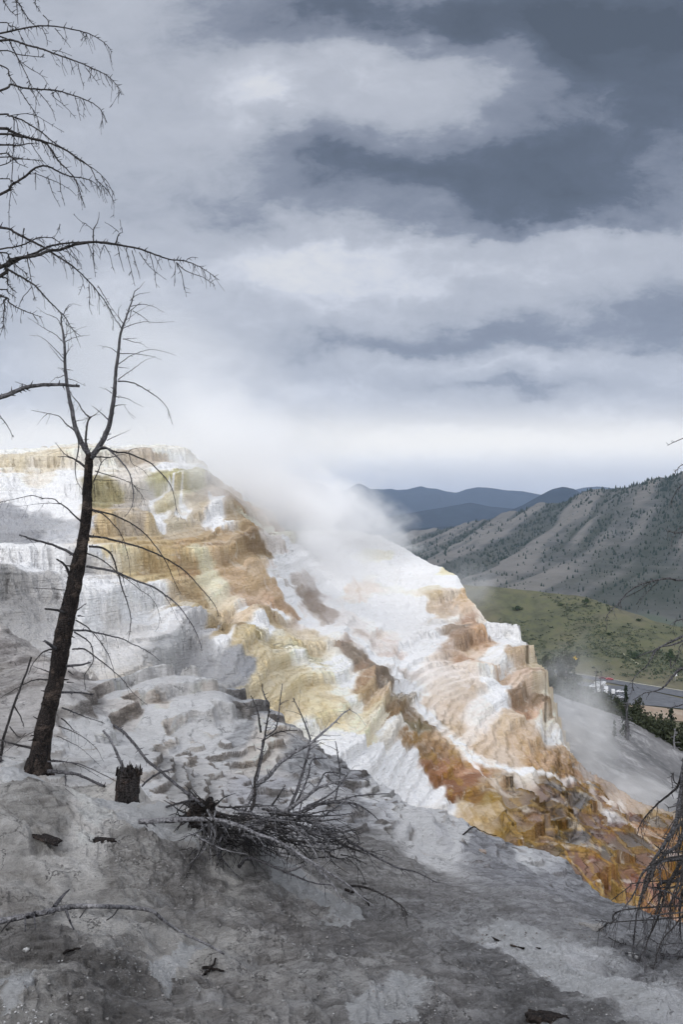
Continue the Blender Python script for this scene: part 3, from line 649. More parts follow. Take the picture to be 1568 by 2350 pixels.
    # mineral colours
    CC = """-200,1060,efebe2 0,1052,f0ede6 250,1056,efebe0 0,1076,d8c6a8 60,1080,d9c8aa 130,1078,dccbb0 200,1080,e2d5bf 0,1098,e9dfd0 90,1100,e6dccc 0,1120,eeeae4 150,1122,eeece8 60,1150,ebeaea 150,1160,ecebea -200,1120,eeebe6
 0,1190,9b9da4 60,1200,9a9ca3 60,1225,8f9198 120,1225,b4b6bc 100,1200,a2a4aa 170,1240,c4c5c9 20,1235,94969c -100,1200,9c9ea4 0,1260,ececee 100,1300,ededef 60,1400,ebebed 150,1350,e4e3e3 130,1330,aaa8a8 160,1345,a8a6a6 -200,1350,e8e8ea
 0,1440,e6e6e8 60,1440,e6e6e7 110,1440,dcdcdd 0,1480,969492 50,1500,8e8c8b 100,1500,a8a5a3 230,1300,e8e6e4 250,1345,dcd9d6 240,1360,d4d1ce 280,1400,e5e2de 350,1390,ece8e2 330,1450,e8e8e8 250,1440,eaeaeb 250,1510,d9d5d1 210,1500,e4e4e4 340,1500,dbd7d3 370,1480,e5e3e0 400,1525,a9a9a9 440,1480,b2b1b2 400,1490,cccaca 430,1530,9c9b9c
 480,1545,9d9da0 470,1490,c6c5c6 540,1560,94959a 570,1580,8c8e94 520,1530,e6e6e6 380,1430,e3dfda 300,1070,f0ece0 380,1075,efe9da 430,1110,f4f0ea 350,1096,c2ad9a 320,1092,cdbcab 260,1110,e6e0d0 300,1140,ddd2c4 380,1120,f5f2ec 460,1110,ebe6dd 220,1100,e6dfd0
 238,1163,85783e 255,1168,94854a 230,1195,bd9460 260,1235,c9a16b 300,1180,b3a698 340,1170,c3b9ae 370,1150,aaa155 400,1150,b0a65a 450,1150,b3a962 400,1170,bfae7c 430,1182,c4be98 455,1168,a69e50 380,1172,c9b684 400,1205,c6b498 440,1200,c2ad92 350,1200,ece8e0 320,1210,b7a392 290,1200,bca894 465,1195,bea98f 480,1165,9f8770 500,1205,b59884 495,1232,f1eeea 515,1250,f0ede8
 530,1160,c0a188 545,1172,c39572 530,1185,a88a74 560,1180,b0845f 560,1220,9f7650 575,1205,a47850 600,1250,94683f 590,1290,82531f 610,1300,8e6426 575,1300,ad7f48 570,1265,b98c5c 540,1250,b29474 620,1240,d8d8c0 595,1232,cfcdb4 635,1285,dcd0c8 625,1265,d6c9bf
 300,1240,c3a069 350,1235,c7a67a 400,1238,c4a684 450,1240,bb9f80 350,1290,bd934e 300,1265,c09858 420,1280,b98540 400,1250,b98c50 480,1260,b48958 500,1280,b7885a 250,1270,c9a468 235,1245,c69a55 240,1300,d9c49a 320,1330,cfae72 280,1320,d2b684 400,1340,c99b55 370,1320,bf9a58 430,1330,b9823e 450,1400,bb9440 440,1370,b98e44 430,1440,c0a351
 420,1420,cfc0a0 480,1340,e6dab0 470,1310,ddd0a4 500,1375,eadcb4 500,1410,ead3a8 520,1450,e9c89a 540,1330,d9a06c 520,1310,d09a66 550,1370,dba676 580,1400,d8a26e 600,1385,d79d6c 560,1440,e4c294 600,1350,cf9c6a 620,1370,cb965f 660,1400,c28c4e 690,1415,bd8a55 640,1400,c9955a
 590,1412,ececea 570,1420,e9e8e2 620,1420,eaeae6 620,1470,eeeeea 600,1490,e6e4da 650,1480,d9d2b4 510,1492,bd9a4a 480,1480,c6a65e 560,1505,a88236 520,1515,b89850 600,1520,bfa85e 590,1500,b5a060 640,1455,cfb078 620,1445,c09a60 700,1455,d9c29a 760,1485,e4dcc8 700,1485,d0bb7c 720,1470,dcc89e 640,1500,d0bd7c 780,1455,ece5da 770,1520,eee9dd
 590,1555,d6be7a 560,1540,c9ae62 650,1575,d9c281 620,1590,d7c080 700,1520,c5be8a 730,1525,d0caa2 640,1540,c2ab62 700,1545,ece6d4 660,1550,e0d4ac 760,1540,ede9de 730,1570,e6dcbc 800,1600,e9e3ce 800,1560,efebe0 700,1620,decb90 740,1600,d8c284 760,1645,e0d09a 820,1650,e8dcb8 790,1625,d5bf86 850,1700,e9dcbc 660,1640,dcc896 860,1640,dfd0a4 840,1615,ece6d6
 880,1660,e2d8bc 900,1690,e6e3dc 930,1700,d8d3c9 910,1715,cfcac0 880,1765,f1f1f0 850,1735,efeeea 950,1790,f2f2f2 990,1830,ededed 910,1800,f2f2f2 1040,1855,d4d4d4 780,1725,efefec 740,1710,e8e6dc 810,1740,f0f0ee 930,1750,f2f2f2
 790,1482,a07e62 820,1502,8a6f52 805,1490,94785c 850,1540,80623f 890,1575,77593c 870,1550,84664a 905,1592,695035 880,1612,d3ae7e 860,1595,bd9656 840,1565,b58344 830,1530,a07040 870,1620,cfae78
 920,1622,a5916f 940,1632,9f8a66 930,1655,805c20 960,1655,75531e 900,1650,89621f 915,1675,8e6628 980,1680,85693a 950,1690,6a5c28 1000,1720,9f7238 1020,1700,c09a68 960,1740,916a34 990,1760,97602a 990,1790,8d5a28 1050,1800,84501f 1090,1800,8f5a2c 1020,1780,a46a38 1040,1830,82501f 1100,1840,9c7232 1080,1780,b9855a
 1080,1872,c8ae88 1150,1870,cdb48c 1110,1890,c9b088 1170,1905,a88c3c 1140,1850,a88c4a 1060,1855,c9b490 1195,1880,8a6c24 1200,1855,8a7030 1230,1885,ab8048 1180,1830,a59060 1250,1858,6c5620 1220,1840,776848 1300,1882,604818 1280,1865,5a5a2c 1350,1840,5f451a 1372,1830,805a1a 1375,1855,8e5a22 1345,1862,7a5520 1300,1838,6b6562 1270,1820,736863 1320,1850,8e8b7c
 1340,1900,4c4a4e 1325,1905,55524e 1400,1888,54494a 1385,1900,704228 1290,1920,824c1c 1260,1905,ba9460 1330,1955,84421e 1300,1940,a08a50 1370,1950,8f4820 1350,1935,805828 1440,1885,734020 1400,1915,824620 1425,1930,5c4a38 1400,1945,5e5034 1460,1950,625040 1440,1960,5c4c38 1400,2000,915019 1350,1990,8c5a1e 1450,2000,964516 1380,1975,8e6a28 1430,1980,8a5c20
 1480,2045,9e5622 1520,1960,805022 1490,1985,7c5520 1540,2050,a65230 1510,2080,c07a50 1395,2035,a88c46 1420,2050,c0a868 1440,2025,965a24 1300,1790,a8825a 1270,1790,8a6c3a 1320,1785,b08a66 1200,1800,d9cfc0 1360,1800,b39a84 1150,1810,c9b49c 1130,1820,a88c6a
 960,1600,f0ece6 930,1600,efece8 1000,1650,d9c3b0 1100,1600,dccabb 1060,1565,e0cfc2 1150,1650,f0eeec 1150,1620,eceae6 1120,1660,e8dfd8 1130,1600,f0eae4 1050,1620,c8a886 1010,1610,d4bca4 1000,1700,c49c6e 1040,1680,cdaf8c 1100,1720,ceb295 1060,1690,e2d4c6 1200,1720,c6a582 1180,1690,d0b494 1250,1765,c0996f 1300,1755,b8926c 1150,1745,cdb69e 950,1715,a87c40 980,1650,e6dace
 720,1240,f4f4f4 800,1230,f2f1ee 870,1250,fafafa 750,1300,fbfbfb 900,1300,fbfbfb 1000,1350,fbfbfb 950,1400,fbfbfb 850,1400,fafafa 860,1270,ece4d0 815,1320,f0e8e0 825,1350,e6d6c8 835,1370,ecdcd0 690,1270,f8f8f8 660,1310,f4f4f4 660,1350,f2f2f2
 672,1345,c0b2a8 690,1362,b09c8e 705,1378,a08878 725,1400,a69080 740,1410,b8a598 700,1350,ccc0b8 670,1375,f0f0f0 700,1420,efefef 740,1440,eeeeee 760,1400,e8e4e2 775,1430,dcd6d2 765,1350,f8f8f8 1000,1300,f6f6f4 1035,1320,e6dba0
 860,1440,f7f5f2 880,1470,e9dcd4 860,1455,e8dace 840,1440,eae2dc 950,1450,f4f2f0 1000,1480,f0efee 920,1520,eee8e4 1000,1540,e4d6cc 800,1460,c3aea0 830,1480,d9c8bc 900,1510,d6c0b4 870,1510,e4dad2 960,1490,f3f2f1 1000,1450,e2e0de 1030,1530,d8c4b4 990,1440,d2cfcc
 1000,1362,dfd6b8 1000,1378,d2b98e 1010,1400,d2b698 1040,1385,dac6ae 1030,1410,c2a68c 1055,1355,f0eee8 1050,1440,c4a78f 1030,1430,e4dcd2 1020,1346,f2f0ea 1060,1485,a87c58 1045,1460,9c8068 1075,1385,e4b060 1070,1410,dcb184 1100,1400,ecdcc4 1125,1425,e8dccb 1090,1450,d9a479 1075,1440,b9835a 1110,1480,d4985f 1100,1460,c48a58 1100,1515,e2bfa0 1080,1530,c48a5a
 1150,1455,ebeae6 1165,1460,e9e8e4 1195,1485,e6e5e2 1175,1500,e4e2de 1205,1500,d8d7d4 1150,1525,e6e3de 1155,1545,dedbd6 1125,1560,e4c8ae 1180,1575,d2a684 1200,1530,c4a078 1205,1560,d0a88a 1190,1590,d6b090 1235,1530,cfba8e 1225,1517,c8a888 1245,1590,eadfc6 1228,1590,c8ab82 1250,1660,e4dcc8 1235,1650,d8a884 1190,1640,a07242 1215,1655,bd8357 1180,1618,98714c 1230,1625,8a6436 1270,1670,e2dad0 1280,1700,e6e2dc 1310,1745,c2a386 1290,1655,c8b08a
 1350,1768,a8998e 1400,1800,ab998a 1450,1850,b9a087 1400,1850,d2c7bc 1420,1830,c0ab98 1500,1880,a68f6c 1550,1905,80683f 1480,1855,b39f8c 1530,1885,907448 1550,1870,a3937e 1700,1950,8e7858 1568,1990,88603a"""
    wu = (fbm(X * .5, Y * .5 + Zt * .4, 3, 91) * .75 + fbm(X * 2.4, Zt * 2.5, 4, 93) * .35) * F / 38; wvv = (fbm(X * .5 + 9, Y * .5, 3, 92) * .28 + fbm(X * 2.4 + 7, Zt * 3, 4, 94) * .13) * F / 38
    pts = []; vals = []
    for tok in CC.split():
        a, b_, c = tok.split(','); pts.append((float(a), float(b_))); vals.append(hexlin(c))
    kl = np.floor(Ssw / .30 + .6 * fbm(X * .3, Y * .3, 2, 411)); zz_ = np.zeros_like(kl).astype(np.int64)
    ho = _h(kl.astype(np.int64), zz_, zz_, 5) - .5; hv = _h(kl.astype(np.int64), zz_, zz_, 6) - .5
    Uc = U + wu * .55 + 34 * ho * M; Vc = V + wvv * .6 + 16 * hv * M
    col = shepard(Uc, Vc, pts, vals, 3.0, .72, 1.2, 3.5)
    # foamy streams of the hot runoff and pale mineral threads
    def stream(pl_, c, strength, hard=1.4):
        nonlocal col
        d = polyline_dist(U + wu * .22, V + wvv * .35, pl_)
        k = (smooth01(hard - d) * strength * (.72 + .4 * fbm(X * 3, Y * 3, 3, 99))).clip(0, 1).ravel()[:, None]
        col = col * (1 - k) + np.array(hexlin(c))[None] * k
        W.ravel()[:] = np.maximum(W.ravel(), k[:, 0] * .15)
    for pl_ in ([(905,1560,10),(930,1600,12),(965,1640,12),(1010,1680,10),(1050,1705,9),(1090,1740,12),(1140,1765,10),(1200,1780,8),(1260,1788,6),(1330,1800,5)],
                [(1080,1745,3),(1100,1770,4),(1120,1800,2)], [(985,1640,3),(1000,1665,2)], [(1350,1800,4),(1370,1850,7),(1400,1880,9),(1450,1900,8),(1480,1925,6),(1510,1950,4),(1568,1975,4)],
                [(640,1300,16),(650,1345,12),(690,1400,8),(750,1445,9),(800,1450,10),(850,1500,12),(900,1545,14),(930,1590,12)], [(345,1170,5),(355,1195,7),(375,1215,7)], [(415,1165,3),(410,1190,4),(435,1212,5)], [(400,1195,3),(430,1215,3)], [(480,1200,4),(495,1225,7),(515,1255,5)],
                [(470,1120,5),(480,1150,4)], [(350,1165,4),(400,1160,2),(430,1150,2)]):
        stream(pl_, 'f6f5f3', .95)
    for pl_, c in (([(640,1335,2),(680,1360,5),(710,1395,6),(745,1425,2)], '9a8576'), ([(785,1478,4),(830,1510,7),(870,1550,9),(905,1580,8),(915,1592,4)], '6f5742'), ([(806,1330,4),(826,1360,5),(832,1385,3)], 'd8bda6'), ([(855,1445,3),(880,1470,5),(905,1482,3)], 'd9b9a6')):
        stream(pl_, c, .7, 1.2)
    # pools: flat, wet, reflecting the sky
    pool = np.zeros(U.shape, np.float32)
    for (u, v, ru, rv, c) in ((925,1622,32,7,'a09074'),(1335,1903,26,8,'54525a'),(1300,1842,44,10,'6e6862'),(1240,1880,40,10,'a87e50'),(700,1522,50,5,'cdc9a6'),(610,1515,40,5,'c8bf88'),(240,1168,1,1,'85783e')):
        d = np.hypot((U + wu * .2 - u) / ru, (V + wvv * .3 - v) / rv)
        k = smooth01((1.15 - d) / .2); pool = np.maximum(pool, k)
        kk = k.ravel()[:, None] * .85; col = col * (1 - kk) + np.array(hexlin(c))[None] * kk
    ridge = np.clip(1 - np.abs(pool - .35) / .3, 0, 1) * smooth01((V - 1600) / 60)
    Zt = Zt + .10 * ridge - .02 * pool
    Zt = Zt * 1.0
    dz = (.46 - .20 * smooth01((V - 1560) / 150)).ravel()[:, None]
    col = (col * (1 - dz) + col.mean(1, keepdims=True) * dz) * (1.10 + .1 * dz)
    cre = ((1 - smooth01((V - 1700) / 100)) * .22).ravel()[:, None] * np.clip((col.max(1) - col.min(1)) / (col.max(1) + 1e-4) * 3 - .3, 0, 1)[:, None]; col = col * (1 - cre) + np.array([.74, .68, .57])[None] * cre * (col.mean(1, keepdims=True) / .45).clip(.7, 1.25)
    tw_ = ((1 - smooth01((V - tsm[None] - 13 - 5 * fbm(X * .6, Y * .6, 3, 441)) / 6)) * (1 - smooth01((U - 480) / 60))).ravel()[:, None] * .9; col = col * (1 - tw_) + np.array(hexlin('f0ede5'))[None] * tw_
    upz = ((1 - smooth01((V - 1330) / 90)) * smooth01((720 - U) / 60)).ravel()[:, None]; col = col * (1 + upz * np.clip((col.max(1) - col.min(1)) / (col.max(1) + 1e-4) * 3 - .4, 0, 1)[:, None] * np.array([.14, .18, .08])[None])
    # in the lower pools the colour follows the relief: dark water in the basins, gold lips, rusty risers
    lm3 = lowm[..., None]
    hue = cidr[..., None]; inn = smooth01((rimd - .10) / .05)[..., None]
    wc = np.array(hexlin('6b625c')) * (1 - hue) + np.array(hexlin('7d4a28')) * hue
    wc = np.where(hue < .28, np.array(hexlin('554c44')), wc); wc = np.where(hue > .85, np.array(hexlin('a87c4c')), wc)
    rc_ = np.array(hexlin('947a3c')) * (1 - .5 * hue) + np.array(hexlin('7d4a1c')) * .5 * hue
    rc_ = rc_ * (1 + .5 * fbm(X * 5, Y * 5 + Zt * 4, 4, 333))[..., None]
    cl3 = wc * inn + rc_ * (1 - inn)
    gz_ = np.abs(np.gradient(Zt, axis=0)) / (np.abs(np.gradient(Y, axis=0)) + 1e-4)
    stp = smooth01((gz_ - 1.0) / 1.0)[..., None]; cl3 = cl3 * (1 - stp) + stp * np.array(hexlin('80591f')) * (1 + .5 * fbm(X * 6, Zt * 2, 3, 335))[..., None]
    col = (col.reshape(U.shape + (3,)) * (1 - lm3 * .62) + cl3 * lm3 * .62).reshape(-1, 3)
    W = np.maximum(W, lowm * inn[..., 0] * .9)
    sat = (col.max(1) - col.min(1)) / (col.max(1) + 1e-4); sat = sat.reshape(U.shape)
    low = smooth01((V - 1630) / 120) * smooth01(sat * 3 - .8)
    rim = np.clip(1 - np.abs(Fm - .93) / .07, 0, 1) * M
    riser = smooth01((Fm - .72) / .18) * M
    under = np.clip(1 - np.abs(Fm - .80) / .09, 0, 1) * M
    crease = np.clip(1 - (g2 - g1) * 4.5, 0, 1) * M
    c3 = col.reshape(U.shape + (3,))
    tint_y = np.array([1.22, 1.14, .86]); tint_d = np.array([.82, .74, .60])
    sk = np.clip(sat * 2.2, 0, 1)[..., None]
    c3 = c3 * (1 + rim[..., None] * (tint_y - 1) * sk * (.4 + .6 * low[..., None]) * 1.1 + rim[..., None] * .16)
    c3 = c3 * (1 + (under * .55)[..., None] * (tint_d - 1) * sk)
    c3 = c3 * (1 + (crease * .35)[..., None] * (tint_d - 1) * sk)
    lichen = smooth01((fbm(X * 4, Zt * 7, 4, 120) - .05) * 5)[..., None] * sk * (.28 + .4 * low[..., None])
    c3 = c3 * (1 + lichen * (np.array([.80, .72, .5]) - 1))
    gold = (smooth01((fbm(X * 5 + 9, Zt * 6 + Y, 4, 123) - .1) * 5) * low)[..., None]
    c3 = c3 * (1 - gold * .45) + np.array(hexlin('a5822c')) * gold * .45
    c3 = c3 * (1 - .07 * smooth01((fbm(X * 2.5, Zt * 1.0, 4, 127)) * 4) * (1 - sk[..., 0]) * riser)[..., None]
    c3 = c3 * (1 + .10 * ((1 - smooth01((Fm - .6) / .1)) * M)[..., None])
    wet = np.clip(np.maximum(pool * .95, W * (1 - riser) * (M > .5) * .8), 0, 1)
    co = np.stack([X.ravel(), Y.ravel(), Zt.ravel()], 1)
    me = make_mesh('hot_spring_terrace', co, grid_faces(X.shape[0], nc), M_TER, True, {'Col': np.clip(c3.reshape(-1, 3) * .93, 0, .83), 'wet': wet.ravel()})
    o = link('hot_spring_terrace', me); tag(o, kind='structure')
    build_B.data = (X, Y, Zt)
build_B()
# ------------------------------------------------------------------ valley: ash-grey mound, meadow, road, mountainside, far ranges, base ground
def sheet(name, ctrl, top, vbot, u0, u1, nc, nv, mat, disp=None, back=None, cols=None, wob=1.0, pw=1.0):
    f = TPS(ctrl, 3e-4); top = np.array(top, float)
    us = np.linspace(u0, u1, nc); tv = np.interp(us, top[:, 0], top[:, 1]) + wob * fbm(us / 18, us * 0, 4, len(name))
    t = np.linspace(0, 1, nv)[:, None] ** pw
    U = np.broadcast_to(us[None], (nv, nc)); V = tv[None] + (np.maximum(vbot, tv + 5) - tv)[None] * t
    D = f(U, V)
    X = (U - CU) / F * D; Y = D.copy(); Z = -(V - CV) / F * D
    if back:
        nb, L, drop = back
        s = (np.arange(nb, 0, -1) / nb)[:, None] ** 1.4
        X = np.concatenate([X[0][None] * (1 + L * s / Y[0][None]), X]); Z = np.concatenate([Z[0][None] - drop * s ** 1.2, Z]); Y = np.concatenate([Y[0][None] + L * s, Y])
        U = np.concatenate([np.broadcast_to(us[None], (nb, nc)), U]); V = np.concatenate([np.broadcast_to(tv[None], (nb, nc)) - 1 * s, V])
    if disp: Z = Z + disp(X, Y, Z, U, V)
    me = make_mesh(name, np.stack([X.ravel(), Y.ravel(), Z.ravel()], 1), grid_faces(X.shape[0], nc), mat, True, cols(X, Y, Z, U, V) if cols else None)
    o = link(name, me); tag(o, kind='structure')
    o_f = f
    return o, o_f, (X, Y, Z)

# base ground reaching the horizon
mg, tg, bg_, cg, *_ = hill_mat('valley_floor', [(0, hexlin('3f4a34')), (.5, hexlin('545a44')), (1, hexlin('6a6a58'))], nscale=.004, bumpd=4)
gx = np.linspace(-1, 1, 61); gx = np.sign(gx) * np.abs(gx) ** 2 * 15800
gy = np.linspace(0, 1, 61) ** 2 * 20000 - 1300
GX, GY = np.meshgrid(gx, gy)
me = make_mesh('ground', np.stack([GX.ravel(), GY.ravel(), -172 + 0 * GX.ravel()], 1), grid_faces(61, 61), mg)
tag(link('ground', me), kind='structure')

# mound of old grey travertine beyond the springs
def mound_cols(X, Y, Z, U, V): return None
mm, tm, bm_, cm_, nm1, nm2, com = hill_mat('ash_mound', [(0, hexlin('585858')), (.5, hexlin('6e6d6d')), (1, hexlin('8a8988'))], scale=(.8, .35, 1), nscale=.12, ns2=.9, bumpd=.5,
     stops2=[(0, hexlin('4c4c4c')), (.55, hexlin('6c6b6b')), (1, hexlin('a09f9e'))], amt2=.55)
MOUND, fG, dG = sheet('ash_mound', [(1000,1480,130),(1230,1562,120),(1330,1600,115),(1420,1640,110),(1500,1690,104),(1568,1730,100),(1750,1830,90),(1300,1700,80),(1568,1850,63),(1400,1800,62),(1568,1900,54),(1000,1700,72),(1000,1900,50),(1330,1800,58),(1750,2000,52)],
      [(900,1470),(1230,1560),(1330,1600),(1420,1640),(1500,1690),(1568,1733),(1900,1900)], 1960, 950, 1900, 360, 200, mm,
      disp=lambda X, Y, Z, U, V: 1.0 * fbm(X * .04, Y * .03, 4, 7) + .35 * (1 - np.abs(fbm(X * .05 + Y * .16, Y * .05 - X * .02, 4, 8)) * 3) + .1 * fbm(X * .6, Y * .4, 3, 10), back=(40, 90, 34))

# meadow hill
mmead, tmd, bmd, cmd, *_r = hill_mat('meadow_hill', [(0, hexlin('474939')), (.35, hexlin('535440')), (.6, hexlin('625d4d')), (.85, hexlin('6b6352')), (1, hexlin('716a5b'))], scale=(1, .5, 1), nscale=.012, ns2=.11, bumpd=1.5,
      stops2=[(0, hexlin('3a3f32')), (.45, hexlin('525446')), (.7, hexlin('5a5d44')), (1, hexlin('605c4a'))], amt2=.5)
MEADOW, fM, dM = sheet('meadow_hill', [(800,1325,820),(1000,1333,800),(1100,1343,760),(1200,1357,740),(1350,1375,700),(1420,1400,660),(1500,1425,630),(1568,1440,610),(1900,1500,560),(1200,1500,600),(1000,1500,600),(1400,1500,540),(1568,1520,520),(1568,1560,462),(1400,1562,470),(1568,1600,430),(1568,1650,392),(1300,1620,410),(1568,1750,330),(1000,1750,330),(1200,1850,270),(1568,1850,270),(1900,1850,270),(1900,1600,425)],
      [(800,1325),(1000,1330),(1050,1336),(1100,1343),(1200,1354),(1290,1362),(1350,1372),(1420,1396),(1500,1424),(1568,1440),(1900,1520)], 1900, 800, 2000, 420, 260, mmead,
      disp=lambda X, Y, Z, U, V: smooth01((1545 - V) / 40) * (1.6 * fbm(X * .012, Y * .012, 4, 9) + 1.0 * fbm(X * .05, Y * .04, 4, 12)), back=(24, 260, 95), wob=.6)

def ribbon(name, edge_a, edge_b, mat, lift, kind='structure', n=40, f=fM):
    """sheet lying on the meadow between two traced edges"""
    a = np.array(edge_a, float); b_ = np.array(edge_b, float); ts = np.linspace(0, 1, n)
    A = np.stack([np.interp(ts, np.linspace(0, 1, len(a)), a[:, i]) for i in (0, 1)], 1); B = np.stack([np.interp(ts, np.linspace(0, 1, len(b_)), b_[:, i]) for i in (0, 1)], 1)
    m = 7; vs = []
    for j in range(m):
        q = A + (B - A) * j / (m - 1); D = f(q[:, 0], q[:, 1])
        for (u, v), d in zip(q, D): vs.append(tuple(P(u, v, float(d)) + Vector((0, 0, lift))))
    me = make_mesh(name, vs, grid_faces(m, n), mat); return tag(link(name, me), kind=kind)
def flat_mat(name, c1, c2, sc=1.0, rough=.9, bd=.05):
    m, t, bs, out = new_mat(name); co = t.n.new('ShaderNodeTexCoord').outputs['Object']
    n = t.noise(co, sc, 6, .65, .3); t.put(bs.inputs['Base Color'], t.mix(t.rng(n, .35, .65, 0, 1), c1, c2)); t.put(bs.inputs['Roughness'], rough)
    bump(t, bs, n, .5, bd); return m
M_ASPH = flat_mat('asphalt', hexlin('484a4e'), hexlin('585a5e'), .4)
M_LINE = flat_mat('road_paint', hexlin('b8b08a'), hexlin('cfcab0'), .4)
M_SOIL = flat_mat('bare_soil', hexlin('7d6a58'), hexlin('8f8272'), .15)
M_GRAV = flat_mat('verge', hexlin('86836f'), hexlin('6c6e50'), .12)
ribbon('road', [(1180,1520),(1320,1545),(1400,1557),(1480,1570),(1568,1584),(1800,1625)], [(1180,1527),(1320,1553),(1400,1567),(1480,1583),(1568,1600),(1800,1645)], M_ASPH, .35)
ribbon('road_edge_line', [(1180,1520.6),(1320,1545.8),(1400,1558),(1480,1571.2),(1568,1585.4),(1800,1626.6)], [(1180,1521),(1320,1546.3),(1400,1558.5),(1480,1571.8),(1568,1586),(1800,1627.4)], M_LINE, .40)
ribbon('parking_lot', [(1300,1560),(1400,1573),(1445,1576),(1500,1588),(1568,1604),(1800,1652)], [(1320,1600),(1400,1612),(1450,1618),(1500,1620),(1568,1627),(1800,1670)], M_ASPH, .35)
ribbon('path', [(1428,1625),(1460,1617),(1500,1622),(1568,1630),(1700,1650)], [(1430,1655),(1470,1655),(1510,1652),(1568,1656),(1700,1668)], M_SOIL, .30)
ribbon('footpath', [(1432,1500),(1450,1512),(1468,1524)], [(1430,1501),(1446,1515),(1466,1527)], M_GRAV, .5)

# mountainside with gullies
ms, tms, bms, cms, n1s, n2s, cos_ = hill_mat('mountainside', [(0, hexlin('3b3d3e')), (.4, hexlin('515252')), (.7, hexlin('5d5c59')), (1, hexlin('66645f'))], scale=(1, .6, 1.2), nscale=.0028, ns2=.02, bumpd=10,
      stops2=[(0, hexlin('3c3d3a')), (.5, hexlin('545453')), (1, hexlin('6a6864'))], amt2=.5)
gul = attr(tms, 'gully', 'Fac'); ft = attr(tms, 'foot', 'Fac')
c_ = tms.mix(tms.math('MULTIPLY', gul, .95), cms, hexlin('353a33'))
c_ = tms.mix(tms.rng(gul, .30, .0, 0, .32), c_, hexlin('79756d'))
strat = tms.noise(tms.vec('MULTIPLY', cos_, (.0008, .0008, .055)), 1.0, 4, .6, .5)
c_ = tms.mix(tms.math('MULTIPLY', tms.rng(strat, .52, .64, 0, .45, True), tms.math('SUBTRACT', 1.0, gul)), c_, hexlin('6c6965'))
c_ = tms.mix(tms.math('MULTIPLY', ft, .85), c_, hexlin('4a5347'))
tms.put(bms.inputs['Base Color'], c_)
def gully(X, Y):
    q = (X * 1200 - Y * 623) / 1352; r = (X * 623 + Y * 1200) / 1352
    q = q + 60 * fbm(X * .0012, Y * .0012, 3, 21) + 14 * fbm(X * .006, Y * .006, 3, 22)
    a = 1 - np.abs(fbm(q / 170, r / 2400, 3, 23, .5)) * 2.4
    b_ = 1 - np.abs(fbm(q / 75, r / 900, 3, 25, .5)) * 2.4
    return np.clip(a, -1, 1), np.clip(b_, -1, 1)
def mdisp(X, Y, Z, U, V):
    a, b_ = gully(X, Y); k = smooth01((Y - 1450) / 500)
    return k * (12 * (a - .5) + 4 * (b_ - .5) + 3 * fbm(X * .02, Y * .02, 3, 27))
def mcols(X, Y, Z, U, V):
    a, b_ = gully(X, Y)
    g = smooth01((.50 - a) / .45) * .75 + smooth01((.3 - b_) / .5) * .35
    foot = smooth01((V - (1420 - (1568 - U) * .10) + 10 * fbm(U / 60, V / 20, 3, 3) + 6) / 14) * smooth01((U - 1250) / 150)
    return {'gully': np.clip(g, 0, 1).ravel(), 'foot': foot.ravel()}
SLOPE_TOP = [(500,1250),(800,1232),(900,1224),(950,1220),(1000,1213),(1060,1203),(1100,1195),(1150,1180),(1200,1168),(1230,1158),(1300,1141),(1360,1127),(1400,1119),(1440,1115),(1470,1106),(1500,1098),(1530,1090),(1568,1082),(1700,1052),(2000,990)]
MTN, fS, dS = sheet('mountainside', [(500,1255,4600),(900,1226,4500),(1000,1212,4200),(1200,1165,3600),(1400,1117,3150),(1568,1080,2850),(2000,990,2500),(500,1400,2100),(900,1350,2200),(1050,1350,1850),(1300,1380,1550),(1568,1430,1350),(1568,1300,1800),(1300,1280,2200),(1100,1270,2700),(2000,1300,1500),(2000,1500,1150),(1568,1520,1150),(900,1450,1700),(1200,1480,1300)],
      SLOPE_TOP, 1530, 450, 2050, 620, 380, ms, disp=mdisp, cols=mcols, back=(20, 1500, 420), wob=1.2)

# far blue ranges
mr, tr, brr, *_q = hill_mat('far_forest', [(0, hexlin('0f1a24')), (1, hexlin('1c2a33'))], scale=(1, .5, 1), nscale=.0012, ns2=.008, bumpd=40, stops2=[(0, hexlin('0e1820')), (1, hexlin('223038'))])
def frange(name, D, top, base, u0, u1, amp, seed):
    ctrl = []
    for u in (u0, (u0 + u1) / 2, u1):
        ctrl += [(u, 1110, D), (u, base, D * .72)]
    o, f, d = sheet(name, ctrl, top, base, u0, u1, 300, 60, mr, back=(12, D * .15, 500), wob=.8,
          disp=lambda X, Y, Z, U, V: smooth01((V - np.interp(U, [p[0] for p in top], [p[1] for p in top])) / 18) * amp * (1 - np.abs(fbm(X / (D * .07), Y / (D * .25), 3, seed)) * 3))
frange('mountain_range', 15000, [(300,1160),(560,1125),(660,1100),(730,1106),(770,1122),(790,1126),(806,1116),(822,1108),(836,1113),(850,1122),(866,1121),(880,1123),(898,1120),(912,1124),(936,1122),(955,1117),(968,1115),(980,1119),(1003,1121),(1025,1127),(1048,1130),(1070,1122),(1095,1117),(1120,1118),(1160,1124),(1200,1126),(1240,1134),(1270,1138),(1310,1126),(1340,1118),(1372,1115),(1400,1118),(1500,1130),(1900,1140)], 1240, 250, 1950, 25, 3)
frange('mountain_range', 10500, [(300,1250),(700,1215),(830,1195),(930,1178),(1010,1165),(1080,1152),(1130,1162),(1180,1166),(1260,1175),(1500,1200),(1900,1200)], 1245, 250, 1950, 30, 5)
frange('mountain_range', 8200, [(300,1270),(900,1215),(1080,1204),(1150,1180),(1200,1158),(1240,1136),(1270,1121),(1293,1116),(1318,1121),(1345,1137),(1400,1150),(1900,1180)], 1248, 250, 1950, 25, 7)
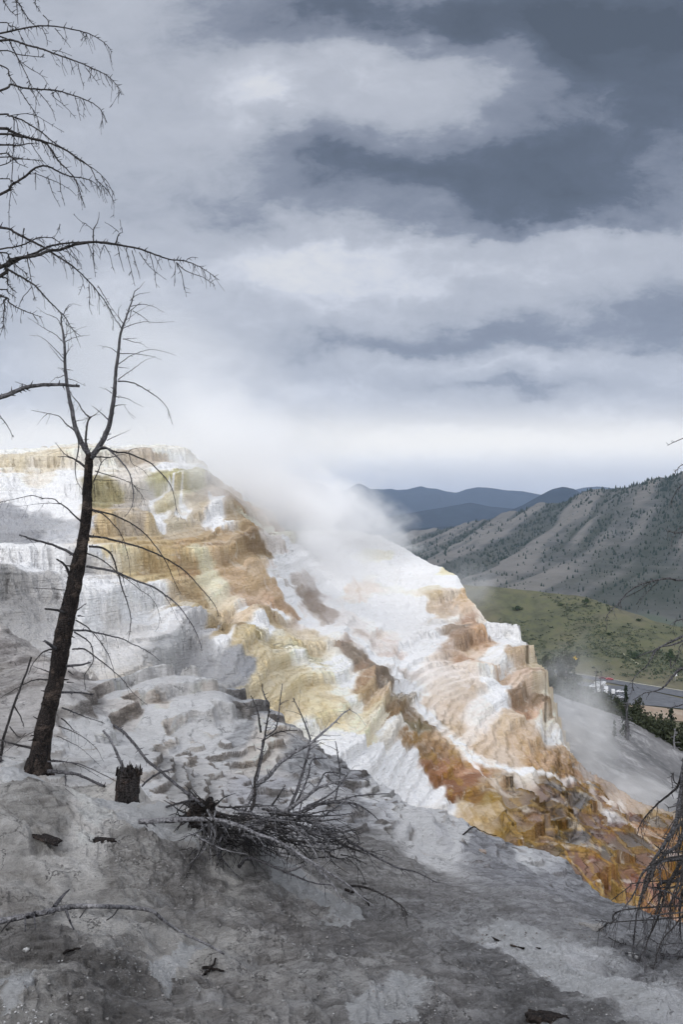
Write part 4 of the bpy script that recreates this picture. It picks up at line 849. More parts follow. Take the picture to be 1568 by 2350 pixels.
# ------------------------------------------------------------------ dead trees, traced limb by limb and set at their own distance
def wood_mat(name, dark, light, pale, amt=.5):
    m, t, bs, out = new_mat(name); co = t.n.new('ShaderNodeTexCoord').outputs['Object']
    g = t.noise(t.vec('MULTIPLY', co, (60, 60, 9)), 1.0, 5, .65, .3); n = t.noise(co, 6, 4, .6, .5); sp = t.voro(co, 55)
    c = t.mix(t.rng(g, .38, .62, 0, 1), dark, light)
    c = t.mix(t.math('MULTIPLY', t.rng(n, .5, .66, 0, 1, True), amt), c, pale)
    c = t.mix(t.math('MULTIPLY', t.rng(sp, .10, .2, 1, 0, True), t.rng(t.noise(co, 14, 3), .5, .6, 0, amt, True)), c, hexlin('8a8783'))
    t.put(bs.inputs['Base Color'], c); t.put(bs.inputs['Roughness'], .88); t.put(bs.inputs['Specular IOR Level'], .2)
    bump(t, bs, t.math('ADD', g, t.math('MULTIPLY', sp, .8)), 1.0, .035)
    return m
M_BARK = wood_mat('charred_bark', hexlin('141212'), hexlin('332c29'), hexlin('5f534b'), .6)
M_GREY = wood_mat('weathered_wood', hexlin('3a3939'), hexlin('67666a'), hexlin('838184'), .4)
M_TWIG = wood_mat('dark_twig', hexlin('2b2928'), hexlin('4c4949'), hexlin('6a6869'), .4)
M_PALE = wood_mat('bleached_wood', hexlin('5a595b'), hexlin('949396'), hexlin('a9a8aa'), .5)
M_STUMP = wood_mat('stump_bark', hexlin('23201f'), hexlin('474342'), hexlin('5e4a3e'), .35)

def limb_pts(fr, pts, D0, D1, wig=.0):
    px = catmull([(x, y, 0) for x, y in conv(fr, pts)], 5)
    L = [0]
    for a, b_ in zip(px[:-1], px[1:]): L.append(L[-1] + math.hypot(b_[0] - a[0], b_[1] - a[1]))
    n = len(px); out = []
    ph = rnd.random() * 6
    for i, p in enumerate(px):
        s = L[i] / max(L[-1], 1e-6)
        d = D0 + (D1 - D0) * s + wig * math.sin(ph + s * 5) * s
        out.append((p[0] + (rnd.random() - .5) * 1.2, p[1] + (rnd.random() - .5) * 1.2, d))
    return out, L

CLAMP = [True]
def traced(tb, fr, pts, D0, D1, w0, w1=None, twigs=0, sides=6, droop=1.0, wig=.15, blunt=False, tl=1.0, knobs=True):
    """pts and widths in the tracing frame; widths are half widths"""
    k = FR[fr][2]
    q, L = limb_pts(fr, pts, D0, D1, wig); n = len(q)
    if w1 is None: w1 = w0 * .22
    rads = []
    P3 = []
    if CLAMP[0]: q = [(u, v, min(d, groundA(u, v + 2)[0] - .05 - rnd.random() * .02) if v > 1740 else d) for u, v, d in q]
    for i, (u, v, d) in enumerate(q):
        s = i / (n - 1); w_ = (w0 + (w1 - w0) * s ** .9) * k
        rads.append(max(w_ / F * d, .0016)); P3.append(P(u, v, d))
    tb.add(P3, rads, sides, .07)
    # knots and broken spurs along the limb
    if knobs and L[-1] > 25:
        for _ in range(int(L[-1] / 16)):
            i = rnd.randrange(1, n - 1); t_ = (P3[i + 1] - P3[i - 1]).normalized()
            dr = Vector((rnd.gauss(0, 1), rnd.gauss(0, 1), rnd.gauss(0, 1))); dr = (dr - t_ * dr.dot(t_)).normalized()
            ln = rads[i] * 1.2 + rnd.uniform(.008, .035)
            tb.add([P3[i], P3[i] + (dr + t_ * .5) * ln], [rads[i] * .5 + .001, .0012], 4, 0)
    for _ in range(twigs):
        i = rnd.randrange(max(1, n // 5), n - 1); d = q[i][2]
        ln = rnd.uniform(22, 85) * tl * d / F
        t_ = (P3[min(i + 1, n - 1)] - P3[i - 1]).normalized()
        dr = (t_ * rnd.uniform(.3, .8) + Vector((rnd.gauss(0, .25), rnd.gauss(0, .5), -droop * rnd.uniform(.4, 1.1)))).normalized()
        p = P3[i].copy(); tw = [p.copy()]; m = 6
        for j in range(m):
            dr = (dr + Vector((rnd.gauss(0, .13), rnd.gauss(0, .13), rnd.gauss(0, .1) - .10 * droop))).normalized()
            p = p + dr * ln / m; tw.append(p.copy())
        r = max(rads[i] * .35, .0024); tb.add(tw, [max(r * (1 - .8 * j / m), .0013) for j in range(m + 1)], 4, .1)
        if rnd.random() < .5:
            j = rnd.randrange(1, m); tb.add([tw[j], tw[j] + (dr + Vector((rnd.gauss(0, .5), rnd.gauss(0, .4), rnd.gauss(0, .4)))) * ln * .3], [.002, .0012], 4, 0)
    return P3

def empty(name, loc):
    o = bpy.data.objects.new(name, None); scene.collection.objects.link(o); o.location = loc; o.empty_display_size = .3
    return o
def part(tb, name, mat, root):
    return tb.build(name, mat, root, root.location)

# --- main standing snag, forked
D1 = 12.0
gD, gp = groundA(85, 1768)
D1 = gD
t1 = empty('dead_tree', gp)
tag(t1, 'tall charred dead tree with forked grey top standing on the grey slope at left', 'dead tree')
tb = Tubes()
trunk_px = [(82,1790,31),(88,1755,26),(96,1705,22),(104,1660,20),(118,1600,18.5),(128,1560,18.5),(138,1500,19.5),(146,1450,20),(157,1400,18.5),(168,1350,17.5),(178,1300,16.5),(190,1240,12.5),(198,1180,12),(200,1120,10.5),(203,1070,9.5),(206,1040,9)]
pts = catmull([(u, v, w_) for u, v, w_ in trunk_px], 4)
P3 = [P(u, v, D1 + .02 * math.sin(i)) for i, (u, v, w_) in enumerate(pts)]
tb.add(P3, [w_ / F * D1 for _, _, w_ in pts], 16, .07)
# bark plates and root flare
for i in range(190):
    j = rnd.randrange(2, len(P3) - 2); r = pts[j][2] / F * D1; an = rnd.random() * 6.28; t_ = (P3[j + 1] - P3[j]).normalized()
    a_ = Vector((math.cos(an), math.sin(an), 0)); c0 = P3[j] + a_ * r * .96
    tb.add([c0, c0 + t_ * rnd.uniform(.03, .10)], [rnd.uniform(.006, .017), .004], 5, .3)
for i in range(26):
    j = rnd.randrange(4, len(P3) - 4); r = pts[j][2] / F * D1; an = rnd.random() * 6.28
    a_ = Vector((math.cos(an), math.sin(an), rnd.uniform(-.3, .4))); tb.add([P3[j] + a_ * r * .7, P3[j] + a_ * (r + rnd.uniform(.02, .10))], [.014, .004], 5, .2)
for an in (0, 1.1, 2.2, 3.0, 4.1, 5.2):
    a_ = Vector((math.cos(an), math.sin(an), 0)); b0 = P3[3]
    tb.add([b0 + a_ * .08 + Vector((0, 0, .12)), b0 + a_ * .17 + Vector((0, 0, -.10)), b0 + a_ * .30 + Vector((0, 0, -.28))], [.07, .055, .02], 7, .1)
part(tb, 'trunk', M_BARK, t1)
for w0, w1, pl_ in ((19, 4, [(602,1225),(560,1160),(510,1040),(480,900),(455,780),(440,650),(435,500),(425,400),(412,330),(415,270)]),
                (21, 3, [(615,1240),(680,1150),(730,1040),(755,920),(775,780),(780,660),(800,520),(815,400),(850,300),(885,200),(908,120)])):
    tb = Tubes(); traced(tb, 'R2', pl_, D1, D1 - .1, w0, w1, 4, 10, .3, .05); part(tb, 'fork', M_GREY, t1)
BR1 = [('R2', 3, .3, l) for l in ([(820,375),(890,345),(980,325),(1070,330),(1175,322)],[(885,220),(960,208),(1040,225),(1110,262)],[(880,180),(930,140),(1010,125)],[(908,120),(940,95),(975,55)],
 [(830,440),(900,460),(950,470),(995,500)],[(830,440),(925,437)],[(800,610),(880,555),(960,525),(1025,512),(1100,525),(1185,550)],[(810,540),(880,540),(970,548),(1040,562),(1090,582)],
 [(795,715),(860,670),(930,620),(980,585),(1040,565)],[(785,830),(850,840),(900,865),(968,900)],[(785,530),(740,500),(670,485)],[(755,808),(720,785),(670,765)],[(800,630),(870,638)],
 [(880,250),(930,210),(955,190)],[(885,250),(870,310),(840,350)],[(895,250),(960,290),(1015,340)],[(720,1125),(770,1100),(820,1080),(880,1055)],[(830,335),(800,290),(800,240),(820,210)],[(820,375),(800,330),(770,315)],
 [(425,460),(370,410),(290,365),(240,330),(185,295)],[(440,585),(380,520),(320,460),(270,425),(200,415)],[(440,610),(400,570),(360,520),(330,480)],[(440,460),(490,435),(540,422),(605,413)],[(440,560),(460,520),(490,475)],
 [(412,355),(380,300),(300,265),(245,225)],[(430,270),(450,230),(480,205),(550,215)],[(445,680),(420,650),(390,632)],[(440,680),(400,700),(370,705),(330,740)],[(455,708),(510,725),(575,757)],[(505,995),(560,985),(590,972)],
 [(600,975),(650,945),(690,905)],[(600,970),(640,955),(675,948)],[(860,1210),(890,1185),(940,1175),(995,1170)],[(635,1390),(720,1395),(810,1393)],[(630,1400),(640,1500),(632,1560)])]
BR1 += [('R2', w_, tw, l) for w_, tw, l in ((5, 3, [(795,725),(860,728),(930,750),(1010,800),(1080,850),(1130,910),(1145,960),(1165,1020)]),(5, 1, [(770,895),(800,887),(850,883)]),(5, 3, [(500,1058),(450,1020),(400,965),(320,942),(210,922)]),
 (9, 3, [(600,1215),(580,1150),(580,1080),(590,1010),(600,970),(580,950),(550,910),(525,870),(490,830),(470,790)]),(8, 4, [(625,1215),(670,1185),(720,1180),(780,1205),(860,1210),(930,1240),(1010,1275),(1080,1340),(1140,1410),(1170,1480),(1185,1560),(1195,1620)]),
 (8, 5, [(630,1205),(700,1170),(760,1210),(820,1270),(870,1340),(890,1420),(900,1500),(885,1580),(840,1645)]),(5, 2, [(640,1235),(740,1240),(800,1225),(855,1215)]),(9, 1, [(580,1310),(520,1265),(470,1240),(390,1235)]),
 (5, 2, [(545,1275),(500,1250),(440,1220),(400,1175),(370,1137)]),(6, 2, [(520,1040),(530,1180),(505,1300),(520,1400),(560,1465)]),(5, 2, [(630,1400),(660,1340),(680,1280),(720,1245),(775,1235)]),(4, 3, [(640,1330),(700,1350),(770,1370),(830,1390),(890,1420),(940,1450),(1000,1462)]),
 (6, 4, [(545,1670),(500,1630),(450,1580),(400,1550),(360,1520),(290,1515),(210,1497),(100,1520),(0,1540)]),(3, 2, [(400,1555),(330,1548),(240,1555),(100,1575)]),(3, 1, [(870,1215),(890,1280),(960,1320),(1005,1375)]),(3, 1, [(900,1430),(960,1500),(980,1570)]))]
BR1 += [('R3', w_, tw, l) for w_, tw, l in ((8, 4, [(600,665),(700,675),(780,695),(880,720),(960,745),(1060,785),(1150,835),(1230,885),(1280,930),(1350,1010),(1420,1090),(1460,1150),(1475,1210)]),(6, 4, [(620,485),(760,520),(860,565),(930,610),(1000,670),(1070,760),(1120,840),(1160,930),(1190,1000),(1220,1055)]),
 (5, 3, [(620,490),(700,520),(760,580),(810,640),(845,730),(870,830),(878,930)]),(8, 4, [(600,735),(680,740),(740,775),(770,830),(790,900),(830,1030),(860,1120),(880,1200),(880,1290),(865,1370)]),(5, 3, [(585,780),(660,810),(740,865),(800,920),(870,965),(950,1030),(1020,1080),(1060,1150),(1090,1250)]),
 (9, 5, [(580,868),(680,885),(780,905),(860,940),(960,980),(1050,1015),(1120,1065),(1200,1130),(1260,1210),(1310,1290),(1345,1370),(1365,1440)]),(10, 2, [(505,795),(420,750),(330,715),(230,690),(130,655)]),(4, 0, [(445,1030),(360,1022),(175,1012)]),(10, 1, [(470,940),(450,880),(420,845),(380,820)]),
 (3, 0, [(1110,1065),(1150,1130),(1200,1230)]))]
BR1 += [('Z3', w_, tw, l) for w_, tw, l in ((14, 0, [(545,435),(470,405),(370,395)]),(9, 4, [(570,570),(700,572),(800,592),(900,615),(1000,640),(1080,680),(1160,715),(1240,765),(1310,822)]),(6, 3, [(620,485),(720,550),(800,640),(870,740),(910,830),(930,900),(950,990)]),
 (7, 3, [(610,585),(700,640),(750,700),(760,770),(760,830),(700,920),(690,980),(700,1060)]),(7, 3, [(590,725),(690,725),(770,780),(850,840),(930,905),(1010,980),(1060,1050),(1130,1120),(1210,1185)]),(12, 0, [(530,865),(640,855),(740,835)]),(17, 0, [(470,735),(400,680),(360,655)]),
 (8, 0, [(460,775),(430,755),(370,745)]),(6, 1, [(410,915),(340,890),(260,862)]),(7, 2, [(400,975),(290,975),(200,1010),(100,1065),(0,1125)]),(11, 0, [(490,1080),(600,1078),(760,1095)]),(8, 2, [(510,1205),(600,1240),(700,1280),(860,1335)]),(6, 2, [(500,1290),(560,1340),(600,1385),(655,1415)]),
 (5, 2, [(480,1355),(600,1400),(700,1460),(790,1540),(850,1650)]),(4, 1, [(465,1435),(560,1480),(680,1550),(830,1690)]),(11, 1, [(270,1535),(130,1505),(0,1470)]),(5, 2, [(460,1200),(440,1290),(330,1370),(200,1440),(100,1520),(0,1600)]),(6, 2, [(380,1640),(500,1640),(650,1680),(830,1780)]),
 (8, 0, [(580,450),(650,390),(710,345)]),(8, 2, [(440,720),(350,750),(270,840),(230,930)]),(8, 0, [(640,450),(690,458)]),(6, 0, [(560,905),(605,940)]),(6, 0, [(550,995),(605,998)]),(6, 0, [(440,610),(480,640)]))]
for fr, w_, tw, l in BR1:
    tb = Tubes(); off = rnd.uniform(-.9, .9)
    traced(tb, fr, l, D1, D1 + off, w_, None if w_ < 10 else w_ * .55, int(tw * 1.3), 6 if w_ > 4 else 5, .9, .12, tl=.55)
    part(tb, 'branch', M_GREY if (w_ >= 7 and rnd.random() < .6) else M_TWIG, t1)

# --- second dead tree, its trunk just left of the frame, boughs arching in
D2 = 6.6
g2D, g2p = groundA(-290, 2000)
D2 = 6.6; base2 = Vector(P(-300, 1174, D2)); base2.z = g2p.z - .1
_c = int(np.argmin(np.abs(_XA[400] - 0)))
# height of the slope right under the trunk
dd = (_XA - base2.x) ** 2 + (_YA - base2.y) ** 2; ii = np.unravel_index(np.argmin(dd), dd.shape); base2.z = float(_ZA[ii])
t2 = empty('dead_tree', base2); tag(t2, 'dead tree at the left edge whose bare drooping boughs arch in against the sky', 'dead tree')
tb = Tubes(); zt = -(-420 - CV) / F * D2
ks = 22; tp = [base2 + Vector((.06 * math.sin(i * .7), .04 * math.cos(i), -.2 + (zt - base2.z + .2) * i / ks)) for i in range(ks + 1)]
tb.add(tp, [.17 * (1 - .75 * i / ks) + .02 for i in range(ks + 1)], 14, .06)
part(tb, 'trunk', M_BARK, t2)
T2L = [(5.5,7,[(0,225),(100,200),(200,182),(320,172),(430,185),(540,208),(620,235),(700,285),(735,320),(752,350)]),(6.5,8,[(0,272),(90,272),(170,300),(270,325),(380,365),(480,400),(560,430),(620,460),(700,495),(750,530),(790,580),(820,640)]),
 (7,8,[(0,612),(70,570),(150,590),(250,600),(370,608),(450,628),(560,665),(640,705),(690,755),(722,828)]),(5,6,[(0,770),(60,780),(130,800),(200,840),(280,890),(350,950),(420,995),(500,1045),(590,1110),(660,1160),(720,1220),(772,1320)]),
 (10,9,[(0,865),(60,880),(140,912),(220,935),(290,955),(340,1000),(390,1080),(450,1140),(500,1200),(540,1300),(575,1400)]),(7,8,[(0,905),(100,915),(230,935),(320,960),(440,1010),(520,1070),(610,1130),(650,1210),(720,1280),(775,1370)]),
 (8,2,[(0,978),(110,980),(200,965),(262,962)]),(9,7,[(0,1310),(80,1245),(160,1195),(240,1130),(320,1120),(400,1160),(480,1190),(560,1200),(620,1222),(670,1262)]),
 (4,1,[(0,340),(120,365),(230,380),(300,385)]),(5,3,[(0,245),(80,320),(140,430),(190,530),(210,590)]),(4,3,[(0,440),(60,510),(120,590),(180,680),(240,770),(265,840)]),
 (4,2,[(105,0),(160,80),(220,160),(280,190)]),(3,1,[(0,-60),(20,0),(60,60),(110,110)]),(3,0,[(100,-20),(110,40),(120,165)]),(3,2,[(0,150),(60,170),(110,190),(150,260),(200,360)]),(3,0,[(225,-40),(235,25),(270,72)]),
 (4,2,[(0,1060),(100,1065),(200,1075),(290,1085)]),(4,1,[(0,1115),(80,1080),(200,1070)]),(4,0,[(0,1205),(70,1215),(110,1250)]),(4,1,[(0,1035),(60,1045),(120,1100),(190,1130)]),
 (13,10,[(0,1800),(60,1760),(150,1735),(250,1720),(330,1690),(400,1685),(500,1650),(620,1632),(720,1640),(830,1655),(950,1680),(1060,1720),(1150,1750),(1250,1760),(1330,1790),(1400,1830),(1480,1890)]),
 (13,5,[(0,1860),(40,1800),(120,1750),(230,1710),(320,1665),(400,1645),(500,1635),(600,1628),(720,1632),(850,1662)]),(8,9,[(0,1535),(100,1570),(200,1620),(290,1665),(360,1710),(440,1760),(520,1820),(600,1900),(660,1970),(720,2050),(765,2130),(820,2220)]),
 (5,4,[(0,1680),(120,1660),(200,1630),(250,1605),(300,1600),(360,1608),(420,1650),(480,1690),(550,1790)]),(8,8,[(0,1790),(40,1810),(120,1855),(200,1900),(260,1950),(320,2020),(380,2080),(440,2140),(480,2210),(545,2270)]),
 (7,2,[(0,1860),(50,1920),(115,1975)]),(6,3,[(0,2000),(60,2040),(130,2080),(200,2110),(285,2140)]),(5,2,[(0,1950),(50,1970),(110,2010)]),(6,6,[(0,1990),(20,2030),(30,2080),(20,2150),(25,2220)]),
 (6,6,[(0,1700),(60,1740),(120,1800),(190,1850)])]
SUB = [(4,[(62,780),(92,800),(90,960),(80,1180),(72,1290),(60,1400),(62,1540),(70,1620),(130,1710)]),(3,[(230,1165),(330,1205),(400,1235),(480,1285),(515,1320)]),(3,[(120,400),(200,460),(280,510),(325,570)]),(3,[(60,780),(160,765),(240,780),(330,830),(430,890)]),
 (5,[(160,1540),(150,1620),(137,1710)]),(3,[(405,1510),(390,1560),(360,1608)]),(5,[(630,1630),(630,1550),(660,1490),(668,1430)]),(2.5,[(625,1550),(580,1510),(540,1490),(495,1445)]),(6,[(780,1640),(800,1580),(830,1565)]),(2.5,[(800,1565),(760,1530),(705,1495)]),(2,[(825,1565),(815,1520),(808,1480)]),
 (3,[(590,1640),(620,1720),(645,1870)]),(3,[(625,1650),(630,1740),(640,1810)]),(3,[(700,1650),(740,1720),(765,1820)]),(4,[(790,1650),(810,1740),(835,1830)]),(3,[(850,1670),(880,1800),(910,1930)]),(3,[(890,1690),(920,1790),(945,1880)]),(3,[(940,1700),(1010,1800),(1120,1885)]),
 (3,[(1010,1710),(1040,1820),(1055,1940)]),(4,[(1190,1770),(1225,1850),(1257,2000)]),(4,[(1190,1770),(1260,1830),(1370,1870),(1452,1925)]),(3,[(1250,1760),(1290,1735),(1335,1738)]),(2.5,[(1185,1790),(1175,1930)]),(2.5,[(1040,1720),(1090,1820)]),(3,[(700,1650),(670,1740)]),
 (3,[(380,610),(350,640),(430,710),(510,795)]),(3,[(500,640),(520,700),(543,810)]),(3,[(250,610),(310,680),(350,740),(375,815)]),(2.5,[(545,670),(575,740)]),(3,[(200,600),(240,660),(235,780)]),(2.5,[(470,400),(500,500)]),(3,[(525,430),(540,500),(565,580)]),(3,[(580,460),(630,520),(668,572)]),
 (3,[(370,190),(420,250),(475,320)]),(3,[(280,180),(310,250),(318,300)]),(2.5,[(540,210),(585,262)]),(2.5,[(430,190),(450,250)]),(2.5,[(650,480),(665,535)]),(3,[(240,1160),(240,1280)]),(3,[(320,1190),(350,1290),(405,1395)]),(3,[(400,1180),(410,1290),(435,1375)]),(3,[(510,1210),(560,1300)]),
 (3,[(540,1220),(605,1295)]),(3,[(210,970),(270,1060),(330,1130)]),(3,[(280,960),(340,1080)]),(3,[(600,1920),(605,2000),(600,2060),(620,2120)]),(5,[(185,1700),(185,1760),(205,1860),(215,1930),(235,2030)]),(3,[(210,1940),(150,2010),(110,2110)]),(4,[(290,100),(325,140),(325,170)]),
 (3,[(660,1925),(700,1990),(740,2060),(815,2160)]),(3,[(425,2120),(450,2080),(480,2060)]),(3,[(540,1850),(560,1900),(530,1990)]),(3,[(400,1700),(450,1760),(500,1850)]),(3,[(440,1690),(500,1740),(550,1800)]),(3,[(350,340),(400,345),(485,375)])]
for w_, tw, l in T2L:
    fr = 'R1'; tb = Tubes(); off = rnd.uniform(-.6, .5)
    v0 = l[0][1]; dv = (l[1][1] - l[0][1]) / max(l[1][0] - l[0][0], 1)
    if l[0][0] <= 1:
        l = [(-300 / .34, v0 + 300 + rnd.uniform(-60, 60)), (-170 / .34, v0 + 60 - dv * 120)] + l
    else: l = [(-300 / .34, -350), (l[0][0] - 200, -160)] + l
    traced(tb, fr, l, D2, D2 + off, w_ * 1.05 + 2, 1.8, int(tw * 2.2), 7 if w_ > 6 else 5, 1.0, .10, tl=.62)
    part(tb, 'branch', M_TWIG, t2)
tb = Tubes()
for w_, l in SUB: traced(tb, 'R1', l, D2 + rnd.uniform(-.1, .1), D2 + rnd.uniform(-.3, .3), w_, 1.3, 1, 5, 1, .05, tl=.3)
part(tb, 'twig', M_TWIG, t2)
tb = Tubes()
traced(tb, 'R2', [(-880,1080),(-400,960),(0,835),(90,800),(180,765),(300,750),(420,750),(535,760)], D2, D2 - .1, 20, 9, 0, 8, 1, .02)
traced(tb, 'R2', [(180,755),(150,745),(100,730)], D2, D2, 3, 1.5, 0, 5); traced(tb, 'R2', [(-60,860),(0,960),(50,1030),(88,1105)], D2 - .05, D2, 4, 2, 1, 5, tl=.3)
part(tb, 'broken_branch', M_GREY, t2)

# --- dead tree at the right edge, hanging limbs sweeping down to the slope
g3D, g3p = groundA(1672, 2260)
D3 = g3D
t3 = empty('dead_tree', g3p); tag(t3, 'dark dead tree at the right edge with drooping limbs that sweep down to the ground', 'dead tree')
tb = Tubes(); zt = -(1010 - CV) / F * D3
tp = [g3p + Vector((.03 * math.sin(i * .4) + .18 * i / 20, .05 * math.cos(i), -.25 + (zt - g3p.z + .25) * i / 22)) for i in range(23)]
tb.add(tp, [.12 * (1 - i / 22) ** .8 + .012 for i in range(23)], 12, .07); part(tb, 'trunk', M_BARK, t3)
for fr, w_, tw, l in [('RT', a, b_, c) for a, b_, c in (
 (10,8,[(960,150),(914,300),(870,450),(790,530),(700,600),(620,680),(540,770),(500,840),(475,930)]),(17,8,[(960,200),(914,450),(880,620),(850,800),(780,940),(720,1040),(660,1130),(600,1220),(530,1290),(490,1380),(440,1500),(350,1620),(250,1760)]),
 (13,8,[(1000,800),(914,940),(850,1040),(760,1090),(680,1180),(590,1280),(560,1350),(520,1500),(480,1650),(460,1800),(440,1960),(430,2080),(470,2150)]),(13,8,[(1000,950),(914,1150),(830,1300),(770,1400),(740,1500),(700,1640),(650,1780),(590,1900),(550,2010),(480,2130)]),
 (11,4,[(1000,1200),(914,1250),(820,1330),(760,1420),(600,1420),(570,1400)]),(13,5,[(1000,720),(914,800),(840,870),(800,950),(760,1050),(690,1150)]),(11,4,[(1000,1600),(914,1560),(800,1480),(700,1450),(580,1430)]),(13,5,[(660,1180),(640,1250),(600,1350),(560,1420),(520,1530),(490,1700)]),
 (12,5,[(720,1380),(700,1460),(680,1600),(640,1720),(610,1860)]),(12,5,[(960,1150),(914,1320),(880,1450),(800,1560),(740,1640)]),(14,4,[(960,1400),(890,1600),(890,1800),(900,1960)]),(6,5,[(1000,1600),(914,1690),(830,1800),(740,1900),(690,2000),(660,2100),(630,2220)]),
 (8,5,[(1000,1380),(760,1440),(640,1520),(560,1620)]),(6,3,[(1000,2060),(914,2080),(600,2070),(460,2065),(350,2050),(250,2040)]),(5,2,[(980,2100),(430,1990),(300,1950),(200,1900)]),(5,1,[(740,1150),(750,1260),(780,1370)]),(6,2,[(720,1180),(700,1300),(710,1400)]),
 (4,3,[(960,1950),(820,1960),(700,1970),(560,1900),(470,1990),(440,2060)]),(6,1,[(760,1095),(700,1060),(640,1010)]),(5,0,[(860,640),(820,650),(770,665)]),(4,0,[(875,440),(820,335),(810,400),(820,480)]),(4,2,[(490,1380),(400,1420),(230,1550)]),(6,3,[(350,1640),(240,1760),(160,1750),(80,1740)]),
 (4,2,[(280,1755),(180,1790),(90,1850)]),(5,5,[(960,1980),(830,2070),(750,2060),(650,2200)]),(8,6,[(960,300),(900,700),(880,900),(860,1100)]),(8,6,[(960,500),(914,850),(870,1150),(860,1400),(800,1700)]),(7,6,[(960,900),(900,1300),(820,1500),(780,1750),(720,1900)]),(5,5,[(620,1700),(560,1850),(540,2000),(560,2180)]))]:
    tb = Tubes(); l = [(1215, l[0][1] - 60)] + l
    traced(tb, fr, l, D3, D3 + rnd.uniform(-.9, .5), w_ * 1.7, 3.4, int(tw * 1.9), 6, 1.2, .15, tl=1.0); part(tb, 'branch', M_TWIG if rnd.random() < .7 else M_GREY, t3)
for w_, tw, l in ((7,5,[(1568,815),(1480,808),(1380,825),(1290,860),(1230,910),(1190,960),(1140,1010),(1120,1055)]),(3,1,[(1440,810),(1400,850),(1350,900),(1300,955)]),(3,0,[(1380,830),(1310,880),(1215,930),(1215,975)]),(11,3,[(1568,1140),(1480,1180),(1400,1220),(1310,1255)]),
 (6,3,[(1568,1165),(1500,1190),(1430,1205),(1390,1260),(1360,1310),(1310,1350),(1280,1400),(1285,1450)]),(9,3,[(1568,1320),(1510,1370),(1460,1430),(1400,1455),(1350,1465),(1280,1505)]),(6,0,[(1568,1530),(1480,1555)]),(6,3,[(1568,540),(1500,540),(1465,525)]),
 (4,3,[(1568,510),(1520,560),(1500,610)]),(3,1,[(1568,155),(1540,180),(1520,195)]),(3,2,[(1568,270),(1520,330),(1490,390)]),(3,2,[(1568,1040),(1520,1055),(1490,1080)]),(3,2,[(1568,1180),(1540,1250),(1500,1330)]),(2.5,0,[(1568,5),(1520,25),(1480,45)])):
    tb = Tubes()
    if l[0][0] >= 1568: l = [(1740, l[0][1] - 60)] + l
    traced(tb, 'RU', l, D3, D3 + rnd.uniform(-.5, .5), w_, 1.6, int(tw * 1.6), 6, .9, .1, tl=.5); part(tb, 'branch', M_GREY, t3)

# --- fallen tree: root mass and a brush of boughs on the slope
def gz(x, y):
    dd_ = (_XA[::3, ::3] - x) ** 2 + (_YA[::3, ::3] - y) ** 2; k_ = np.unravel_index(np.argmin(dd_), dd_.shape); return float(_ZA[::3, ::3][k_])
g4D, g4p = groundA(480, 1925)
t4 = empty('fallen_tree', g4p); tag(t4, 'fallen dead tree, a tangle of grey boughs with dark root ball, mid slope', 'fallen tree')
D4 = g4D - .25
BRL = [(12,6,[(-140,790),(0,783),(130,778),(260,778),(370,795),(450,820),(530,860),(620,890),(710,935),(790,985),(870,1035),(960,1090),(1060,1155),(1130,1220),(1220,1285)],-.9),(10,2,[(690,930),(800,1000),(880,1060),(960,1140),(1000,1210),(1040,1255)],-.8),
 (9,4,[(420,790),(500,720),(520,650),(520,560),(545,460),(570,350),(590,230),(605,130),(600,100)],.2),(12,5,[(440,760),(530,590),(600,530),(660,460),(740,400),(830,350),(900,290),(970,230),(1030,170),(1070,145)],.3),(5,2,[(530,560),(560,430),(570,320),(640,260),(660,150),(680,0)],.2),(5,2,[(555,280),(535,150),(500,70)],.2),
 (4,0,[(605,130),(570,50),(565,0)],.2),(3,1,[(560,330),(650,280),(765,265)],.2),(8,4,[(710,740),(760,620),(790,530),(820,430),(840,330),(820,260),(790,180),(740,80)],.4),(6,3,[(735,720),(800,600),(830,520),(850,440),(940,425)],.4),(10,4,[(680,740),(800,660),(880,600),(960,570),(1050,545),(1130,538)],.3),(9,4,[(800,720),(890,690),(980,680),(1080,685),(1160,720),(1230,780)],.1),
 (5,2,[(880,690),(1000,670),(1120,640),(1290,630)],.4),(4,2,[(980,680),(1010,530),(1000,420),(985,330)],.4),(5,2,[(780,680),(880,590),(930,510),(1040,520)],.5),(11,3,[(520,810),(580,790),(650,775),(760,775),(870,770),(930,790)],-.3),(9,4,[(600,730),(640,740),(740,750),(830,760),(900,800),(960,840),(1040,900)],-.2),(10,3,[(520,830),(560,830),(700,825),(800,850),(870,910),(920,970),(935,1015)],-.5),
 (10,0,[(690,1075),(760,1060),(805,1040)],-.8),(7,3,[(530,830),(700,800),(850,830),(960,880),(1050,930),(1170,980)],-.1),(8,2,[(430,1050),(480,1000),(560,1020),(700,1080),(850,1140),(960,1155)],-.6),(6,2,[(1070,1160),(1150,1165),(1280,1220),(1370,1280),(1400,1330)],-.6),(9,2,[(380,790),(340,860),(300,950)],-.4),(6,3,[(1050,900),(1180,970),(1330,1050),(1450,1080),(1568,1140)],-.2),(5,2,[(620,700),(660,640),(690,590)],.2)]
for w_, tw, l, off in BRL:
    tb = Tubes(); traced(tb, 'BR', l, D4 + off * .3, D4 + off * 1.0, w_ * 1.35, 2.6, int(tw * 2.0), 7 if w_ > 7 else 5, .3, .12, tl=.9); part(tb, 'branch', M_PALE if w_ > 9 else (M_GREY if rnd.random() < .7 else M_TWIG), t4)
BRUSH = []
